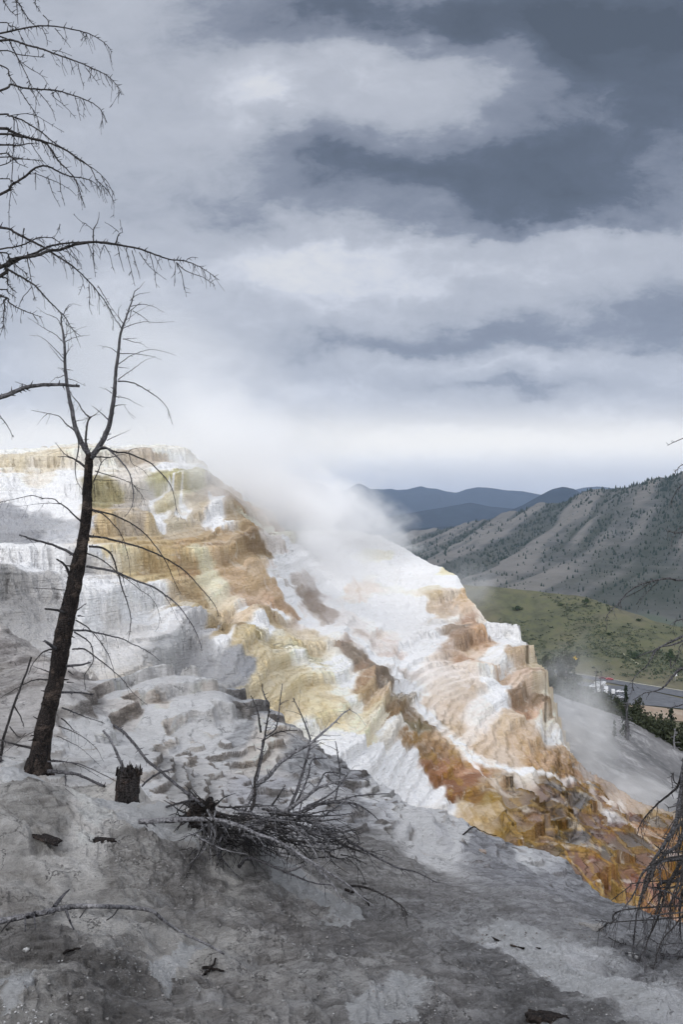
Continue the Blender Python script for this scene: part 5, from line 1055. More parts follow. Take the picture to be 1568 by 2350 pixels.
for i in range(68):   # the tangle itself
    tb = Tubes(); x = rnd.uniform(180, 860); y = rnd.uniform(700, 900) ; ang = rnd.uniform(-.25, 1.05) if rnd.random() < .8 else rnd.uniform(-1.3, -.3)
    if x < 350: ang = rnd.uniform(-.4, 2.2)
    L_ = rnd.uniform(160, 430); k1_ = rnd.uniform(-.5, .6)
    l = [(x + L_ * s_ * math.cos(ang + k1_ * s_), y + L_ * s_ * math.sin(ang + k1_ * s_) * .75) for s_ in (0, .25, .5, .75, 1)]
    traced(tb, 'BR', l, D4 + rnd.uniform(-.6, .2), D4 + rnd.uniform(-.9, .4), rnd.uniform(4, 9), 1.8, rnd.randint(1, 4), 5, .3, .15, tl=.8); part(tb, 'branch', rnd.choice((M_GREY, M_TWIG, M_GREY, M_PALE)), t4)
for i in range(150):   # fine brush spread wider over the slope
    tb = Tubes(); x = rnd.uniform(200, 1080) if i % 2 else rnd.uniform(190, 620); y = rnd.uniform(740, 930) + max(0, x - 700) * .25; ang = rnd.uniform(-.1, .9) if rnd.random() < .7 else rnd.uniform(1.5, 3.2)
    L_ = rnd.uniform(90, 300); k1_ = rnd.uniform(-.6, .7)
    l = [(x + L_ * s_ * math.cos(ang + k1_ * s_), y + L_ * s_ * math.sin(ang + k1_ * s_) * .6) for s_ in (0, .3, .6, 1)]
    traced(tb, 'BR', l, D4 + rnd.uniform(0, .9), D4 + rnd.uniform(-.6, .9), rnd.uniform(2.5, 5.5), 1.5, rnd.randint(1, 3), 5, .3, .1, tl=.7); BRUSH.append(tb)
bm_ = Tubes()
for tb in BRUSH:
    o_ = len(bm_.v); bm_.v += tb.v; bm_.f += [tuple(i + o_ for i in f_) for f_ in tb.f]
tag(part(bm_, 'brush', M_TWIG, t4), kind='stuff')
for w_, tw, l in ((12,3,[(725,615),(800,670),(870,750),(940,840),(1040,920),(1120,990),(1200,1050),(1300,1130)]),(8,1,[(905,1000),(960,950),(1030,910),(1100,895)]),(10,0,[(1060,1130),(1140,1110),(1230,1085)])):
    tb = Tubes(); traced(tb, 'LM', l, D4 + .7, D4 + .1, w_ * .75, w_ * .8, tw, 7, .5, .05, tl=.6); part(tb, 'branch', M_GREY, t4)
# root ball
rb = P(466, 1874, D4 + .25); vs = []; fs = []
nu, nvv = 44, 26
for i in range(nvv):
    for j in range(nu):
        th_ = math.pi * i / (nvv - 1); ph = 2 * math.pi * j / nu
        n_ = Vector((math.sin(th_) * math.cos(ph), math.sin(th_) * math.sin(ph), math.cos(th_)))
        r = 1 + .30 * float(fbm(np.array(n_.x * 2.2 + 3), np.array(n_.z * 2.2 + n_.y), 4, 5)) + .16 * float(fbm(np.array(n_.x * 9), np.array(n_.z * 9 + n_.y * 5), 3, 9))
        vs.append(tuple(rb - g4p + Vector((n_.x * .11, n_.y * .11, n_.z * .13)) * r))
for i in range(nvv - 1):
    for j in range(nu): fs.append((i * nu + j, (i + 1) * nu + j, (i + 1) * nu + (j + 1) % nu, i * nu + (j + 1) % nu))
link('root_ball', make_mesh('root_ball', vs, fs, M_BARK, False), None, t4)
tb = Tubes()
for i in range(70):
    n_ = Vector((rnd.gauss(-.2, 1), rnd.gauss(-.5, 1), rnd.gauss(0, 1))).normalized(); p = rb + Vector((n_.x * .09, n_.y * .09, n_.z * .11)); ps = [p]
    for k in range(4):
        n_ = (n_ + Vector((rnd.gauss(0, .5), rnd.gauss(0, .5), rnd.gauss(-.1, .5)))).normalized(); p = p + n_ * rnd.uniform(.03, .07); ps.append(p)
    tb.add(ps, [.009, .007, .005, .003, .002], 4, .2)
part(tb, 'root', M_TWIG, t4)

# --- stump, leaning snag, loose sticks
gD5, gp5 = groundA(290, 1893)
st = empty('tree_stump', gp5); tag(st, 'short dark broken tree stump standing upright on the grey crust', 'stump')
tb = Tubes(); sp_ = [(289,1905,34),(290,1888,30),(291,1860,28),(292,1830,27),(293,1800,26.5),(295,1778,26.5),(297,1768,25)]
pp = [P(u, v, gD5 + .05) for u, v, w_ in sp_]; tb.add(pp, [w_ / F * gD5 for *_, w_ in sp_], 22, .05)
for i in range(120):
    j = rnd.randrange(0, len(pp) - 1); r = sp_[j][2] / F * gD5; an = rnd.random() * 6.28; c0 = pp[j] + (pp[j + 1] - pp[j]) * rnd.random() + Vector((math.cos(an), math.sin(an), 0)) * r * .97
    tb.add([c0, c0 + Vector((0, 0, rnd.uniform(.03, .09)))], [rnd.uniform(.006, .012), .003], 4, .3)
part(tb, 'bark', M_STUMP, st)
tb = Tubes()
for i in range(40):
    an = rnd.random() * 6.28; r = .11 * math.sqrt(rnd.random()); c0 = pp[-1] + Vector((math.cos(an) * r, math.sin(an) * r, -.03)); tb.add([c0, c0 + Vector((rnd.gauss(0, .012), rnd.gauss(0, .012), rnd.uniform(.03, .085)))], [.014, .003], 4, .2)
part(tb, 'splintered_top', M_BARK, st)

def loose(name, label, cat, fr, lims, D, mat, off0=0, off1=0, wmul=1):
    o = empty(name, P(*conv(fr, [lims[0][1][0]])[0], D)); tag(o, label, cat); tb = Tubes()
    for w_, l in lims: traced(tb, fr, l, D + off0, D + off1, w_ * wmul, w_ * .5, 1 if w_ < 8 else 2, 6, .2, .02, tl=.35)
    part(tb, 'stem', mat, o); return o
gA = groundA(20, 1740)[0]
loose('leaning_snag', 'thin dark leaning dead pole at the left edge beside the big dead tree', 'dead pole', 'LM', [(11, [(-2,840),(5,800),(20,700),(50,600),(100,450),(150,320),(200,180)]), (5, [(90,490),(130,560),(150,620)]), (4, [(60,620),(120,690),(165,660)])], gA, M_TWIG)
loose('dead_stick', 'grey leaning stick rising just behind the short stump', 'stick', 'LM', [(12, [(795,905),(770,850),(740,780),(700,700),(655,645)])], gD5 + .5, M_PALE)
loose('fallen_log', 'grey log lying behind the short stump towards the big dead tree', 'log', 'LM', [(13, [(300,905),(420,915),(500,930),(640,990),(740,1020)]), (5, [(415,915),(418,970),(415,1030)]), (5, [(300,845),(400,845),(500,860),(600,900),(740,970)])], groundA(180, 1790)[0] - .15, M_GREY)
# a long dead branch lying on the near ground at left
lo = empty('fallen_branch', groundA(100, 2100)[1]); tag(lo, 'long pale dead branch with side shoots lying on the near ground at lower left', 'branch')
for w_, l, mt_ in ((15, [(-260,560),(0,505),(100,485),(200,465),(320,440),(450,440),(580,445),(670,460),(720,500),(800,555),(900,600),(990,650)], M_PALE), (11, [(230,455),(270,400),(305,365)], M_GREY), (7, [(290,455),(310,510),(325,540)], M_GREY), (5, [(150,480),(155,540)], M_GREY), (5, [(110,485),(110,550)], M_GREY), (4, [(520,450),(500,480),(470,500)], M_TWIG), (5, [(380,440),(365,470),(350,490)], M_TWIG), (5, [(50,500),(20,530),(5,550)], M_TWIG)):
    tb = Tubes(); q = conv('LG', l); q3 = catmull([(a, b_, 0) for a, b_ in q], 5); n = len(q3); pts3 = []
    for a, b_, _ in q3:
        d, gpt = groundA(a, b_ + 6); pts3.append(P(a, b_, min(d, groundA(a, b_ + 22)[0] + .02) - .06))
    rr = [max((w_ * .52 * (1 - .72 * i / (n - 1))) / F * pts3[i].y, .003) for i in range(n)]
    for i in range(1, n - 1):
        pass
    sm = [pts3[0]] + [(pts3[i - 1] + pts3[i] * 2 + pts3[i + 1]) / 4 for i in range(1, n - 1)] + [pts3[-1]]
    tb.add(sm, rr, 8, .1); part(tb, 'branch' if w_ < 15 else 'stem', mt_, lo)
def ground_twig(label, fr, lims, w_):
    q = conv(fr, lims[0]); o = empty('twig', groundA(*q[0])[1]); tag(o, label, 'twig'); tb = Tubes()
    for l in lims:
        pt = [groundA(a, b_)[1] + Vector((0, 0, .015)) for a, b_, _ in catmull([(a, b_, 0) for a, b_ in conv(fr, l)], 3)]
        tb.add(pt, [w_ * (1 - .5 * i / len(pt)) for i in range(len(pt))], 5, .15)
    part(tb, 'stem', M_BARK, o)
ground_twig('small forked dark twig lying on pale dust in the lower foreground', 'LG', [[(895,720),(940,725),(990,735)],[(905,750),(930,725),(950,690)]], .008)
ground_twig('small dark twig below the long fallen branch at lower left', 'LG', [[(280,665),(320,640),(355,645)]], .007)
ground_twig('straight grey stick on the slope beside the ribbed drip stone', 'BR', [[(1040,1190),(1150,1240),(1180,1290)]], .012)
ground_twig('thin bent stick arching over the grey crust near the orange pools', 'D', [[(1060,1920),(1090,1895),(1120,1885),(1140,1882)]], .012)
ground_twig('short grey stick lying on the slope right of the fallen tree', 'D', [[(1115,2150),(1180,2175),(1240,2180)]], .010)
# ------------------------------------------------------------------ living trees, shrubs, forest, sagebrush
def leaf_mat(name, a, b_, c):
    m, t, bs, out = new_mat(name); co = t.n.new('ShaderNodeTexCoord').outputs['Object']
    n = t.noise(co, 1.1, 4, .6); t.put(bs.inputs['Base Color'], t.ramp(t.rng(n, .3, .7, 0, 1), [(0, a), (.5, b_), (1, c)])); t.put(bs.inputs['Roughness'], .8); t.put(bs.inputs['Specular IOR Level'], .15)
    return m
M_NEED = leaf_mat('needles', hexlin('182118'), hexlin('273022'), hexlin('384030'))
M_NEED2 = leaf_mat('olive_needles', hexlin('22281c'), hexlin('333828'), hexlin('434634'))
M_JUN = leaf_mat('juniper', hexlin('253022'), hexlin('37452f'), hexlin('4a563c'))
M_FAR = leaf_mat('far_conifer', hexlin('1c2622'), hexlin('28332b'), hexlin('364034'))
M_SAGE = leaf_mat('sage', hexlin('343b2f'), hexlin('454d3c'), hexlin('596050'))

def leaves(n, fn, size, seed):
    """n small leaf clumps, fn(rng) -> centre; returns verts, faces"""
    r = np.random.default_rng(seed); C = np.array([fn(r) for _ in range(n)])
    a = r.normal(size=(n, 3)); a /= np.linalg.norm(a, axis=1)[:, None]; b_ = np.cross(a, r.normal(size=(n, 3))); b_ /= np.linalg.norm(b_, axis=1)[:, None]
    s = size * r.uniform(.5, 1.4, (n, 1))
    v = np.stack([C - a * s, C + b_ * s * .55, C + a * s, C - b_ * s * .55], 1).reshape(-1, 3)
    f = np.arange(n * 4).reshape(-1, 4)
    return v, f

_tcache = {}
def tree_parts(kind, seed):
    if (kind, seed) in _tcache: return _tcache[(kind, seed)]
    r0 = random.Random(seed)
    if kind == 'conifer':       # unit height cone of sweeping branches with gaps
        tiers = [(r0.random() * 6.28, r0.uniform(.08, .95), r0.uniform(.6, 1.15)) for _ in range(60)]
        def fn(r):
            an, h, k = tiers[r.integers(60)]; s = r.uniform(.15, 1) ** .7; R = .30 * (1 - h) ** .8 * k + .02
            return (math.cos(an) * R * s + r.normal(0, .02), math.sin(an) * R * s + r.normal(0, .02), h - .07 * s + r.normal(0, .012))
        v, f = leaves(1500, fn, .028, seed)
    elif kind == 'round':
        bl = [(r0.gauss(0, .17), r0.gauss(0, .17), r0.uniform(.30, .82), r0.uniform(.10, .20)) for _ in range(13)]
        def fn(r):
            x, y, z, R = bl[r.integers(13)]; d = r.normal(size=3); d /= np.linalg.norm(d); q = R * r.uniform(.5, 1.05)
            return (x + d[0] * q, y + d[1] * q, z + d[2] * q * .9)
        v, f = leaves(1500, fn, .028, seed)
    else:                        # shrub on the ground
        bl = [(r0.gauss(0, .26), r0.gauss(0, .26), r0.uniform(.15, .6), r0.uniform(.14, .30)) for _ in range(11)]
        def fn(r):
            x, y, z, R = bl[r.integers(11)]; d = r.normal(size=3); d /= np.linalg.norm(d); q = R * r.uniform(.6, 1.05)
            return (x + d[0] * q, y + d[1] * q, max(.0, z + d[2] * q))
        v, f = leaves(900, fn, .05, seed)
    me = make_mesh('crown', v, f, None, False)
    tb = Tubes(); pts = [Vector((0, 0, -.05)), Vector((.01, 0, .3)), Vector((-.01, .01, .65)), Vector((0, 0, .93 if kind == 'conifer' else .7))]
    if kind != 'shrub':
        tb.add(catmull(pts, 3), [.028 * (1 - .09 * i) for i in range(10)], 6, .05)
        for i in range(10):
            an = r0.random() * 6.28; h = r0.uniform(.25, .75); L_ = .25 * (1.1 - h)
            tb.add([Vector((0, 0, h)), Vector((math.cos(an) * L_, math.sin(an) * L_, h + .05))], [.009, .003], 4, 0)
    else:
        for i in range(7):
            an = r0.random() * 6.28; tb.add([Vector((0, 0, -.05)), Vector((math.cos(an) * .2, math.sin(an) * .2, .35))], [.025, .01], 4, 0)
    tm_ = make_mesh('trunk', [tuple(p) for p in tb.v], tb.f, M_TWIG, True)
    _tcache[(kind, seed)] = (me, tm_); return me, tm_

def tree(name, label, cat, kind, u, vt, vb, D, wf, mat, group, seed):
    """stands with its foot seen at (u, vb) and its top at (u, vt)"""
    h = (vb - vt) / F * D; o = empty(name, P(u, vb, D)); tag(o, label, cat, group)
    me, tm_ = tree_parts(kind, seed)
    me = me.copy(); me.materials.append(mat)
    for nm, m_ in (('crown', me), ('trunk', tm_)):
        c = bpy.data.objects.new(nm, m_); scene.collection.objects.link(c); c.parent = o
        c.scale = (h * wf, h * wf, h) if nm == 'crown' else (h, h, h)
    o.rotation_euler.z = seed * 1.7
    return o
G1 = 'junipers dotted over the meadow hill'
for k, (u, vt, vb, wf, lab) in enumerate([(1347,1367,1393,1.0,'large dark rounded juniper standing on the brow of the meadow hill'),(1400,1388,1406,.8,'juniper on the meadow brow right of the large rounded one'),(1468,1414,1426,1.2,'small round juniper low on the right end of the meadow brow'),(1287,1380,1390,1.2,'small dark juniper on the meadow left of the large rounded one'),
   (1188,1384,1401,1.2,'hazy juniper at the left of the meadow above the springs'),(1344,1418,1424,1.4,'tiny juniper below the large rounded one on the brown patch'),(1400,1446,1458,1.2,'dark juniper at the right end of the grey shrub patch'),(1455,1487,1511,1.1,'bushy juniper beside the worn pale footpath'),(1540,1482,1531,.6,'tall dark juniper on the meadow at the right edge above the road'),
   (1444,1427,1432,1.3,'tiny juniper at the meadow centre under the right brow')]):
    D = float(fM(np.array([u]), np.array([vb]))[0]); tree('juniper', lab, 'juniper', 'round' if wf < 1.1 else 'shrub', u, vt, vb, D, wf, M_JUN, G1, 10 + k % 4)
# trees on the far side of the ash mound
def back_mound(u, off):   # a spot behind the brow of the mound
    c = int(np.clip(round((u - 950) / 950 * 359), 0, 359)); r = 39 - off; return float(dG[1][r, c]), Vector((float(dG[0][r, c]), float(dG[1][r, c]), float(dG[2][r, c])))
G2 = 'trees below the brow of the ash mound'
for k, (u, vt, vb, wf, kind, mat, lab) in enumerate([(1258,1492,1580,.5,'round',M_NEED2,'dark tree close against the cream column of the springs'),(1281,1498,1590,.5,'round',M_NEED,'dull tree second from the springs edge in the steam'),(1303,1483,1592,.6,'round',M_NEED2,'tall spreading tree, highest of the dark clump behind the steam'),
   (1272,1545,1598,.6,'round',M_NEED,'low bushy tree at the foot of the dark clump by the springs'),(1318,1540,1605,.6,'round',M_NEED2,'faint tree in the thickest steam beyond the ash mound'),(1345,1570,1622,.7,'round',M_NEED,'rounded tree just left of the parked white vehicles'),(1368,1580,1632,.7,'round',M_NEED2,'bushy tree in front of the parked white vehicles'),
   (1392,1578,1640,.6,'round',M_NEED,'dark tree between the white vehicles and the tall split tree'),(1414,1590,1652,.6,'round',M_NEED2,'olive tree just left of the tall split tree'),(1437,1560,1690,.33,'conifer',M_NEED,'tall narrow tree with a split pale trunk standing on the ash mound'),(1463,1588,1664,.55,'round',M_NEED2,'broad olive tree leaning to the right of the tall split tree'),
   (1411,1647,1688,.6,'conifer',M_NEED,'little conifer growing alone on the ash mound'),(1516,1632,1700,.8,'conifer',M_NEED,'dense pyramid shaped conifer at the right beyond the mound brow'),(1541,1612,1722,.55,'conifer',M_NEED,'tallest dark conifer by the right edge beyond the mound brow'),(1566,1650,1735,.6,'conifer',M_NEED2,'conifer cut by the right edge of the view'),
   (1560,1712,1742,1.1,'shrub',M_NEED2,'bright low shrub on the mound brow at the right edge'),(1490,1668,1702,.8,'conifer',M_NEED2,'short conifer left of the pyramid shaped one')]):
    if (u, vb) in ((1437, 1690), (1411, 1688)): D = float(fG(np.array([u]), np.array([vb]))[0])
    else: D = back_mound(u, 4 + (k * 3) % 9)[0] + 2
    tree('tree', lab, 'tree', kind, u, vt, vb + (8 if D > 112 else 0), D, wf, mat, G2, 20 + k % 7)
# bare snags
def snag(label, u, vt, vb, D, r=.10, mat=M_GREY, seed=1):
    o = empty('bare_snag', P(u, vb, D)); tag(o, label, 'dead tree', 'bare snags by the ash mound'); rr = random.Random(seed); h = (vb - vt) / F * D
    tb = Tubes(); tb.add([P(u, vb, D) + Vector((.02 * h * math.sin(i), 0, h * i / 8 - .1)) for i in range(9)], [r * (1 - .1 * i) for i in range(9)], 6, .1)
    for i in range(14):
        z = rr.uniform(.3, .97) * h; an = rr.random() * 6.28; L_ = (1.15 - z / h) * h * .35; b0 = P(u, vb, D) + Vector((0, 0, z))
        tb.add([b0, b0 + Vector((math.cos(an) * L_ * .6, math.sin(an) * L_ * .4, L_ * .15)), b0 + Vector((math.cos(an) * L_, math.sin(an) * L_ * .6, L_ * .05))], [r * .35, r * .22, r * .1], 4, .1)
    part(tb, 'trunk', mat, o)
snag('bare dark snag, left of a pair above the parked white vehicles', 1369, 1532, 1600, 126, .11, M_TWIG, 3); snag('bare dark snag, right of a pair above the parked white vehicles', 1380, 1536, 1602, 126, .10, M_TWIG, 4)
snag('pale bare snag in front of the tallest conifer at the right edge', 1549, 1668, 1737, 101, .14, M_PALE, 5); snag('pale bare snag beside the narrow split tree on the ash mound', 1441, 1600, 1694, 84, .16, M_GREY, 6)

# thicket low behind the mound, half lost in the steam
bl = []
for i in range(70):
    u = rnd.uniform(1250, 1570); D, p = back_mound(u, rnd.randrange(2, 12)); bl.append((p, rnd.uniform(.7, 2.3)))
def fnT(r):
    p, R = bl[r.integers(len(bl))]; d = r.normal(size=3); d /= np.linalg.norm(d); q = R * r.uniform(.5, 1.05); return (p.x + d[0] * q * 1.2, p.y + d[1] * q, p.z + .4 * R + d[2] * q * .8)
v, f = leaves(26000, fnT, .20, 77); tag(link('thicket', make_mesh('thicket', v, f, M_NEED2, False)), kind='stuff')

# forest scattered over the mountainside
X, Y, Z = dS; nb = 20
rr = np.random.default_rng(5); vs = []; fs = []; base = 0; cnt = 0
ro = rr.integers(nb, X.shape[0] - 60, 90000); cc = rr.integers(0, X.shape[1], 90000)
xx = X[ro, cc]; yy = Y[ro, cc]; zz = Z[ro, cc]; ga, gb = gully(xx, yy)
vv = CV - zz / yy * F; uu = CU + xx / yy * F
tl = np.interp(uu, [p[0] for p in SLOPE_TOP], [p[1] for p in SLOPE_TOP]); hgt = vv - tl
clump = fbm(xx * .004, yy * .003, 4, 33)
prob = np.clip(.60 * smooth01((.45 - ga) / .5) + .14 * smooth01((.1 - gb) / .5) + .35 * np.clip(clump + .05, 0, 1), 0, 1) * np.exp(-np.clip(hgt - 20, 0, 400) / 110.0) + .75 * np.exp(-np.clip(hgt, 0, 99) / 14.0) * smooth01((uu - 1230) / 150) + .6 * np.exp(-((uu - 1500) / 90) ** 2 - ((hgt - 30) / 35) ** 2) * smooth01(clump * 3 + .6) + .012
area = (yy / 3000) ** 2
keep = (rr.random(90000) < prob * .62) & (uu > 850) & (uu < 1750)
idx = np.nonzero(keep)[0][:20000]
ang = np.arange(5) * 2 * np.pi / 5
h = (3.4 + 8 * rr.random(len(idx)) ** 2) * np.clip(yy[idx] / 2600, .5, 1.2); w_ = h * rr.uniform(.22, .40, len(idx))
VV = np.zeros((len(idx), 11, 3), np.float32)
for i in range(5):
    VV[:, i, 0] = xx[idx] + np.cos(ang[i]) * w_; VV[:, i, 1] = yy[idx] + np.sin(ang[i]) * w_; VV[:, i, 2] = zz[idx] - 1
    VV[:, 5 + i, 0] = xx[idx] + np.cos(ang[i] + .6) * w_ * .62; VV[:, 5 + i, 1] = yy[idx] + np.sin(ang[i] + .6) * w_ * .62; VV[:, 5 + i, 2] = zz[idx] + h * .45
VV[:, 10, 0] = xx[idx]; VV[:, 10, 1] = yy[idx]; VV[:, 10, 2] = zz[idx] + h
tri = []
for i in range(5):
    j = (i + 1) % 5; tri += [(i, j, 5 + i), (j, 5 + j, 5 + i), (5 + i, 5 + j, 10)]
tri = np.array(tri); FFa = (np.arange(len(idx))[:, None, None] * 11 + tri[None]).reshape(-1, 3)
tag(link('forest', make_mesh('forest', VV.reshape(-1, 3), FFa, M_FAR, False)), kind='stuff')

# sagebrush and grass tufts over the meadow
X, Y, Z = dM
ro = rr.integers(25, X.shape[0] - 70, 26000); cc = rr.integers(0, X.shape[1], 26000); xx = X[ro, cc]; yy = Y[ro, cc]; zz = Z[ro, cc]
uu = CU + xx / yy * F; vv = CV - zz / yy * F; cl_ = fbm(xx * .02, yy * .014, 4, 44)
k = (rr.random(26000) < np.clip(cl_ * 1.6 + .02, 0, 1)) & (uu > 1000) & (uu < 1700) & ((vv < 1548 + (uu - 1400) * .13))
k |= (rr.random(26000) < .5) & (np.hypot((uu - 1365) / 55, (vv - 1448) / 10) < 1)
idx = np.nonzero(k)[0][:5000]; S_ = rr.uniform(.35, 1.3, len(idx))
C = np.stack([xx[idx], yy[idx], zz[idx] + S_ * .3], 1)
pt = []
for q in range(8):
    d = rr.normal(size=(len(idx), 3)) * S_[:, None] * np.array([.7, .7, .35]); pt.append(C + d)
C = np.concatenate(pt); sz = np.tile(S_, 8)[:, None] * .45; a = rr.normal(size=C.shape); a /= np.linalg.norm(a, axis=1)[:, None]; b_ = np.cross(a, rr.normal(size=C.shape)); b_ /= np.linalg.norm(b_, axis=1)[:, None]
v = np.stack([C - a * sz, C + b_ * sz, C + a * sz, C - b_ * sz], 1).reshape(-1, 3)
tag(link('sagebrush', make_mesh('sagebrush', v, np.arange(len(v)).reshape(-1, 4), M_SAGE, False)), kind='stuff')

# ------------------------------------------------------------------ vehicles and signs by the road
def paint(name, c, rough=.35, metal=0.0):
    m, t, bs, out = new_mat(name); co = t.n.new('ShaderNodeTexCoord').outputs['Object']; n = t.noise(co, 3, 3)
    t.put(bs.inputs['Base Color'], t.mix(t.rng(n, .4, .7, 0, .25), c, tuple(x * .7 for x in c))); t.put(bs.inputs['Roughness'], rough); bs.inputs['Metallic'].default_value = metal; return m
M_WHITE = paint('white_paint', (.55, .55, .55)); M_RED = paint('red_paint', (.28, .02, .03)); M_GLASS = paint('dark_glass', (.03, .035, .045), .1); M_TYRE = paint('tyre', (.02, .02, .02), .8); M_YEL = paint('yellow_sign', (.75, .48, .03), .5); M_SIL = paint('grey_metal', (.35, .35, .36), .4); M_MAR = paint('maroon_paint', (.10, .03, .035), .4); M_TRIM = paint('brown_trim', (.22, .18, .15), .5)
def profile_body(name, prof, w_, mat, parent, inset=.12):
    """car body: side outline extruded across, tucked in towards the roof"""
    zs = [p[1] for p in prof]; zm = min(zs); zx = max(zs); vs = []
    rings = [(-1, .86), (-.93, 1), (.93, 1), (1, .86)]
    cx = sum(p[0] for p in prof) / len(prof); cz = sum(zs) / len(zs)
    for s_, k in rings:
        for x, z in prof:
            tuck = 1 - inset * max(0, (z - zm) / (zx - zm) - .5) * 2
            vs.append((cx + (x - cx) * (k if abs(s_) == 1 else 1), s_ * w_ / 2 * tuck, cz + (z - cz) * (.93 if abs(s_) == 1 else 1)))
    n = len(prof); fs = [tuple(range(n))[::-1], tuple(3 * n + i for i in range(n))]
    for r_ in range(3):
        for i in range(n): fs.append((r_ * n + i, r_ * n + (i + 1) % n, (r_ + 1) * n + (i + 1) % n, (r_ + 1) * n + i))
    return link(name, make_mesh(name, vs, fs, mat, False), None, parent)
def wheel(x, y, r, parent):
    vs = []; n = 14
    for yy_, rr_ in ((-.11, r * .9), (-.08, r), (.08, r), (.11, r * .9)):
        for i in range(n): vs.append((x + math.cos(2 * math.pi * i / n) * rr_, y + yy_, r + math.sin(2 * math.pi * i / n) * rr_))
    fs = [tuple(range(n)), tuple(3 * n + i for i in range(n))[::-1]]
    for r_ in range(3):
        for i in range(n): fs.append((r_ * n + i, (r_ + 1) * n + i, (r_ + 1) * n + (i + 1) % n, r_ * n + (i + 1) % n))
    return link('wheel', make_mesh('wheel', vs, fs, M_TYRE, True), None, parent)
def pane(x0, x1, z0, z1, y, parent, slant=0.0):
    s_ = 1 if y > 0 else -1
    v = [(x0, y, z0), (x1, y, z0), (x1 - slant, y - s_ * .06, z1), (x0 + slant, y - s_ * .06, z1)]; v += [(a, b_ - s_ * .05, c) for a, b_, c in v]
    return link('window', make_mesh('window', v, [(0, 1, 2, 3), (7, 6, 5, 4), (0, 4, 5, 1), (1, 5, 6, 2), (2, 6, 7, 3), (3, 7, 4, 0)], M_GLASS, False), None, parent)
def vehicle(kind, label, u, v, rz, mat, group=None):
    D = float(fM(np.array([u]), np.array([v]))[0]); o = empty('parked_car' if kind == 'car' else ('camper_van' if kind == 'van' else 'motorhome'), P(u, v, D) + Vector((0, 0, .35)))
    tag(o, label, 'car' if kind == 'car' else ('van' if kind == 'van' else 'motorhome'), group); o.rotation_euler.z = rz; o.scale = (.8, .8, .8)
    if kind == 'car':
        L_, W_ = 4.6, 1.8; pr = [(-2.3,.35),(-2.3,.8),(-2.15,.95),(-1.6,1.05),(-1.1,1.48),(.5,1.5),(1.15,1.0),(2.1,.86),(2.3,.7),(2.3,.35)]
        profile_body('body', pr, W_, mat, o, .18)
        for s_ in (-1, 1): pane(-1.3, .95, 1.0, 1.40, s_ * W_ * .475, o, .42)
        wx = (-1.45, 1.4); wr = .33
    elif kind == 'van':
        L_, W_ = 5.6, 2.0; pr = [(-2.8,.4),(-2.8,2.2),(-2.6,2.4),(1.2,2.4),(1.9,1.5),(2.7,1.2),(2.8,.4)]
        profile_body('body', pr, W_, mat, o, .08)
        for s_ in (-1, 1): pane(1.0, 1.9, 1.35, 1.95, s_ * W_ * .49, o, .15); pane(-2.2, -.4, 1.4, 2.0, s_ * W_ * .49, o)
        wx = (-1.8, 1.8); wr = .36
    else:
        L_, W_ = 7.5, 2.4; pr = [(-3.7,.5),(-3.75,2.9),(-3.5,3.15),(2.9,3.2),(3.5,2.7),(2.6,2.1),(2.9,1.5),(3.7,1.3),(3.75,.5)]
        profile_body('body', pr, W_, mat, o, .04)
        for s_ in (-1, 1): pane(-2.9, -1.7, 1.7, 2.3, s_ * W_ * .49, o); pane(-.9, .6, 1.7, 2.3, s_ * W_ * .49, o); pane(2.0, 2.7, 1.5, 2.0, s_ * W_ * .49, o)
        wx = (-2.3, 2.6); wr = .42
    for x in wx:
        for s_ in (-1, 1): wheel(x, s_ * W_ * .44, wr, o)
    return o
GV = 'white vehicles in the parking lot'
R_ = math.radians
vehicle('motorhome', 'largest white motorhome, centre of the row of parked white vehicles', 1392, 1590, R_(75), M_WHITE, GV)
vehicle('van', 'white camper van left of the largest motorhome', 1374, 1588, R_(80), M_WHITE, GV); vehicle('car', 'white car parked behind the left end of the white row', 1362, 1578, R_(10), M_WHITE, GV)
vehicle('motorhome', 'white motorhome parked behind the camper van, half hidden', 1379, 1577, R_(20), M_WHITE, GV); vehicle('van', 'white van at the right end of the row by the tall split tree', 1408, 1592, R_(78), M_WHITE, GV)
vehicle('car', 'white car right of the row, showing between the tree crowns', 1424, 1590, R_(10), M_WHITE, GV); vehicle('car', 'silver car in front of the white row between the tree crowns', 1422, 1603, R_(5), M_SIL, GV)
vehicle('car', 'small bright red car driving on the road above the parking lot', 1400, 1561, R_(-8), M_RED); vehicle('car', 'dark maroon car on the road left of the bright red one', 1384, 1558.5, R_(-8), M_MAR)
def sign(label, u, vt, vb, mat, kind):
    D = float(fM(np.array([u]), np.array([vb]))[0]); h = (vb - vt) / F * D; o = empty('road_sign', P(u, vb, D)); tag(o, label, 'sign')
    tb = Tubes(); b0 = P(u, vb, D); tb.add([b0, b0 + Vector((0, 0, h * .8))], [.09, .09], 6); part(tb, 'post', M_SIL, o)
    s_ = h * .27; c = Vector((0, 0, h * .78)); n = 4 if kind == 'diamond' else 4; vs = []
    for y_ in (-.12, -.07):
        for i in range(n):
            an = 2 * math.pi * i / n + (0 if kind == 'diamond' else math.pi / 4); vs.append((c.x + math.cos(an) * s_, y_, c.z + math.sin(an) * s_))
    link('panel', make_mesh('panel', vs, [(0, 1, 2, 3), (7, 6, 5, 4), (0, 4, 5, 1), (1, 5, 6, 2), (2, 6, 7, 3), (3, 7, 4, 0)], mat, False), None, o)
sign('yellow diamond road sign on the meadow edge seen through the steam', 1320, 1504, 1528, M_YEL, 'diamond')
sign('small pale square sign on a post beside the road at right', 1551, 1542, 1562, M_WHITE, 'square')

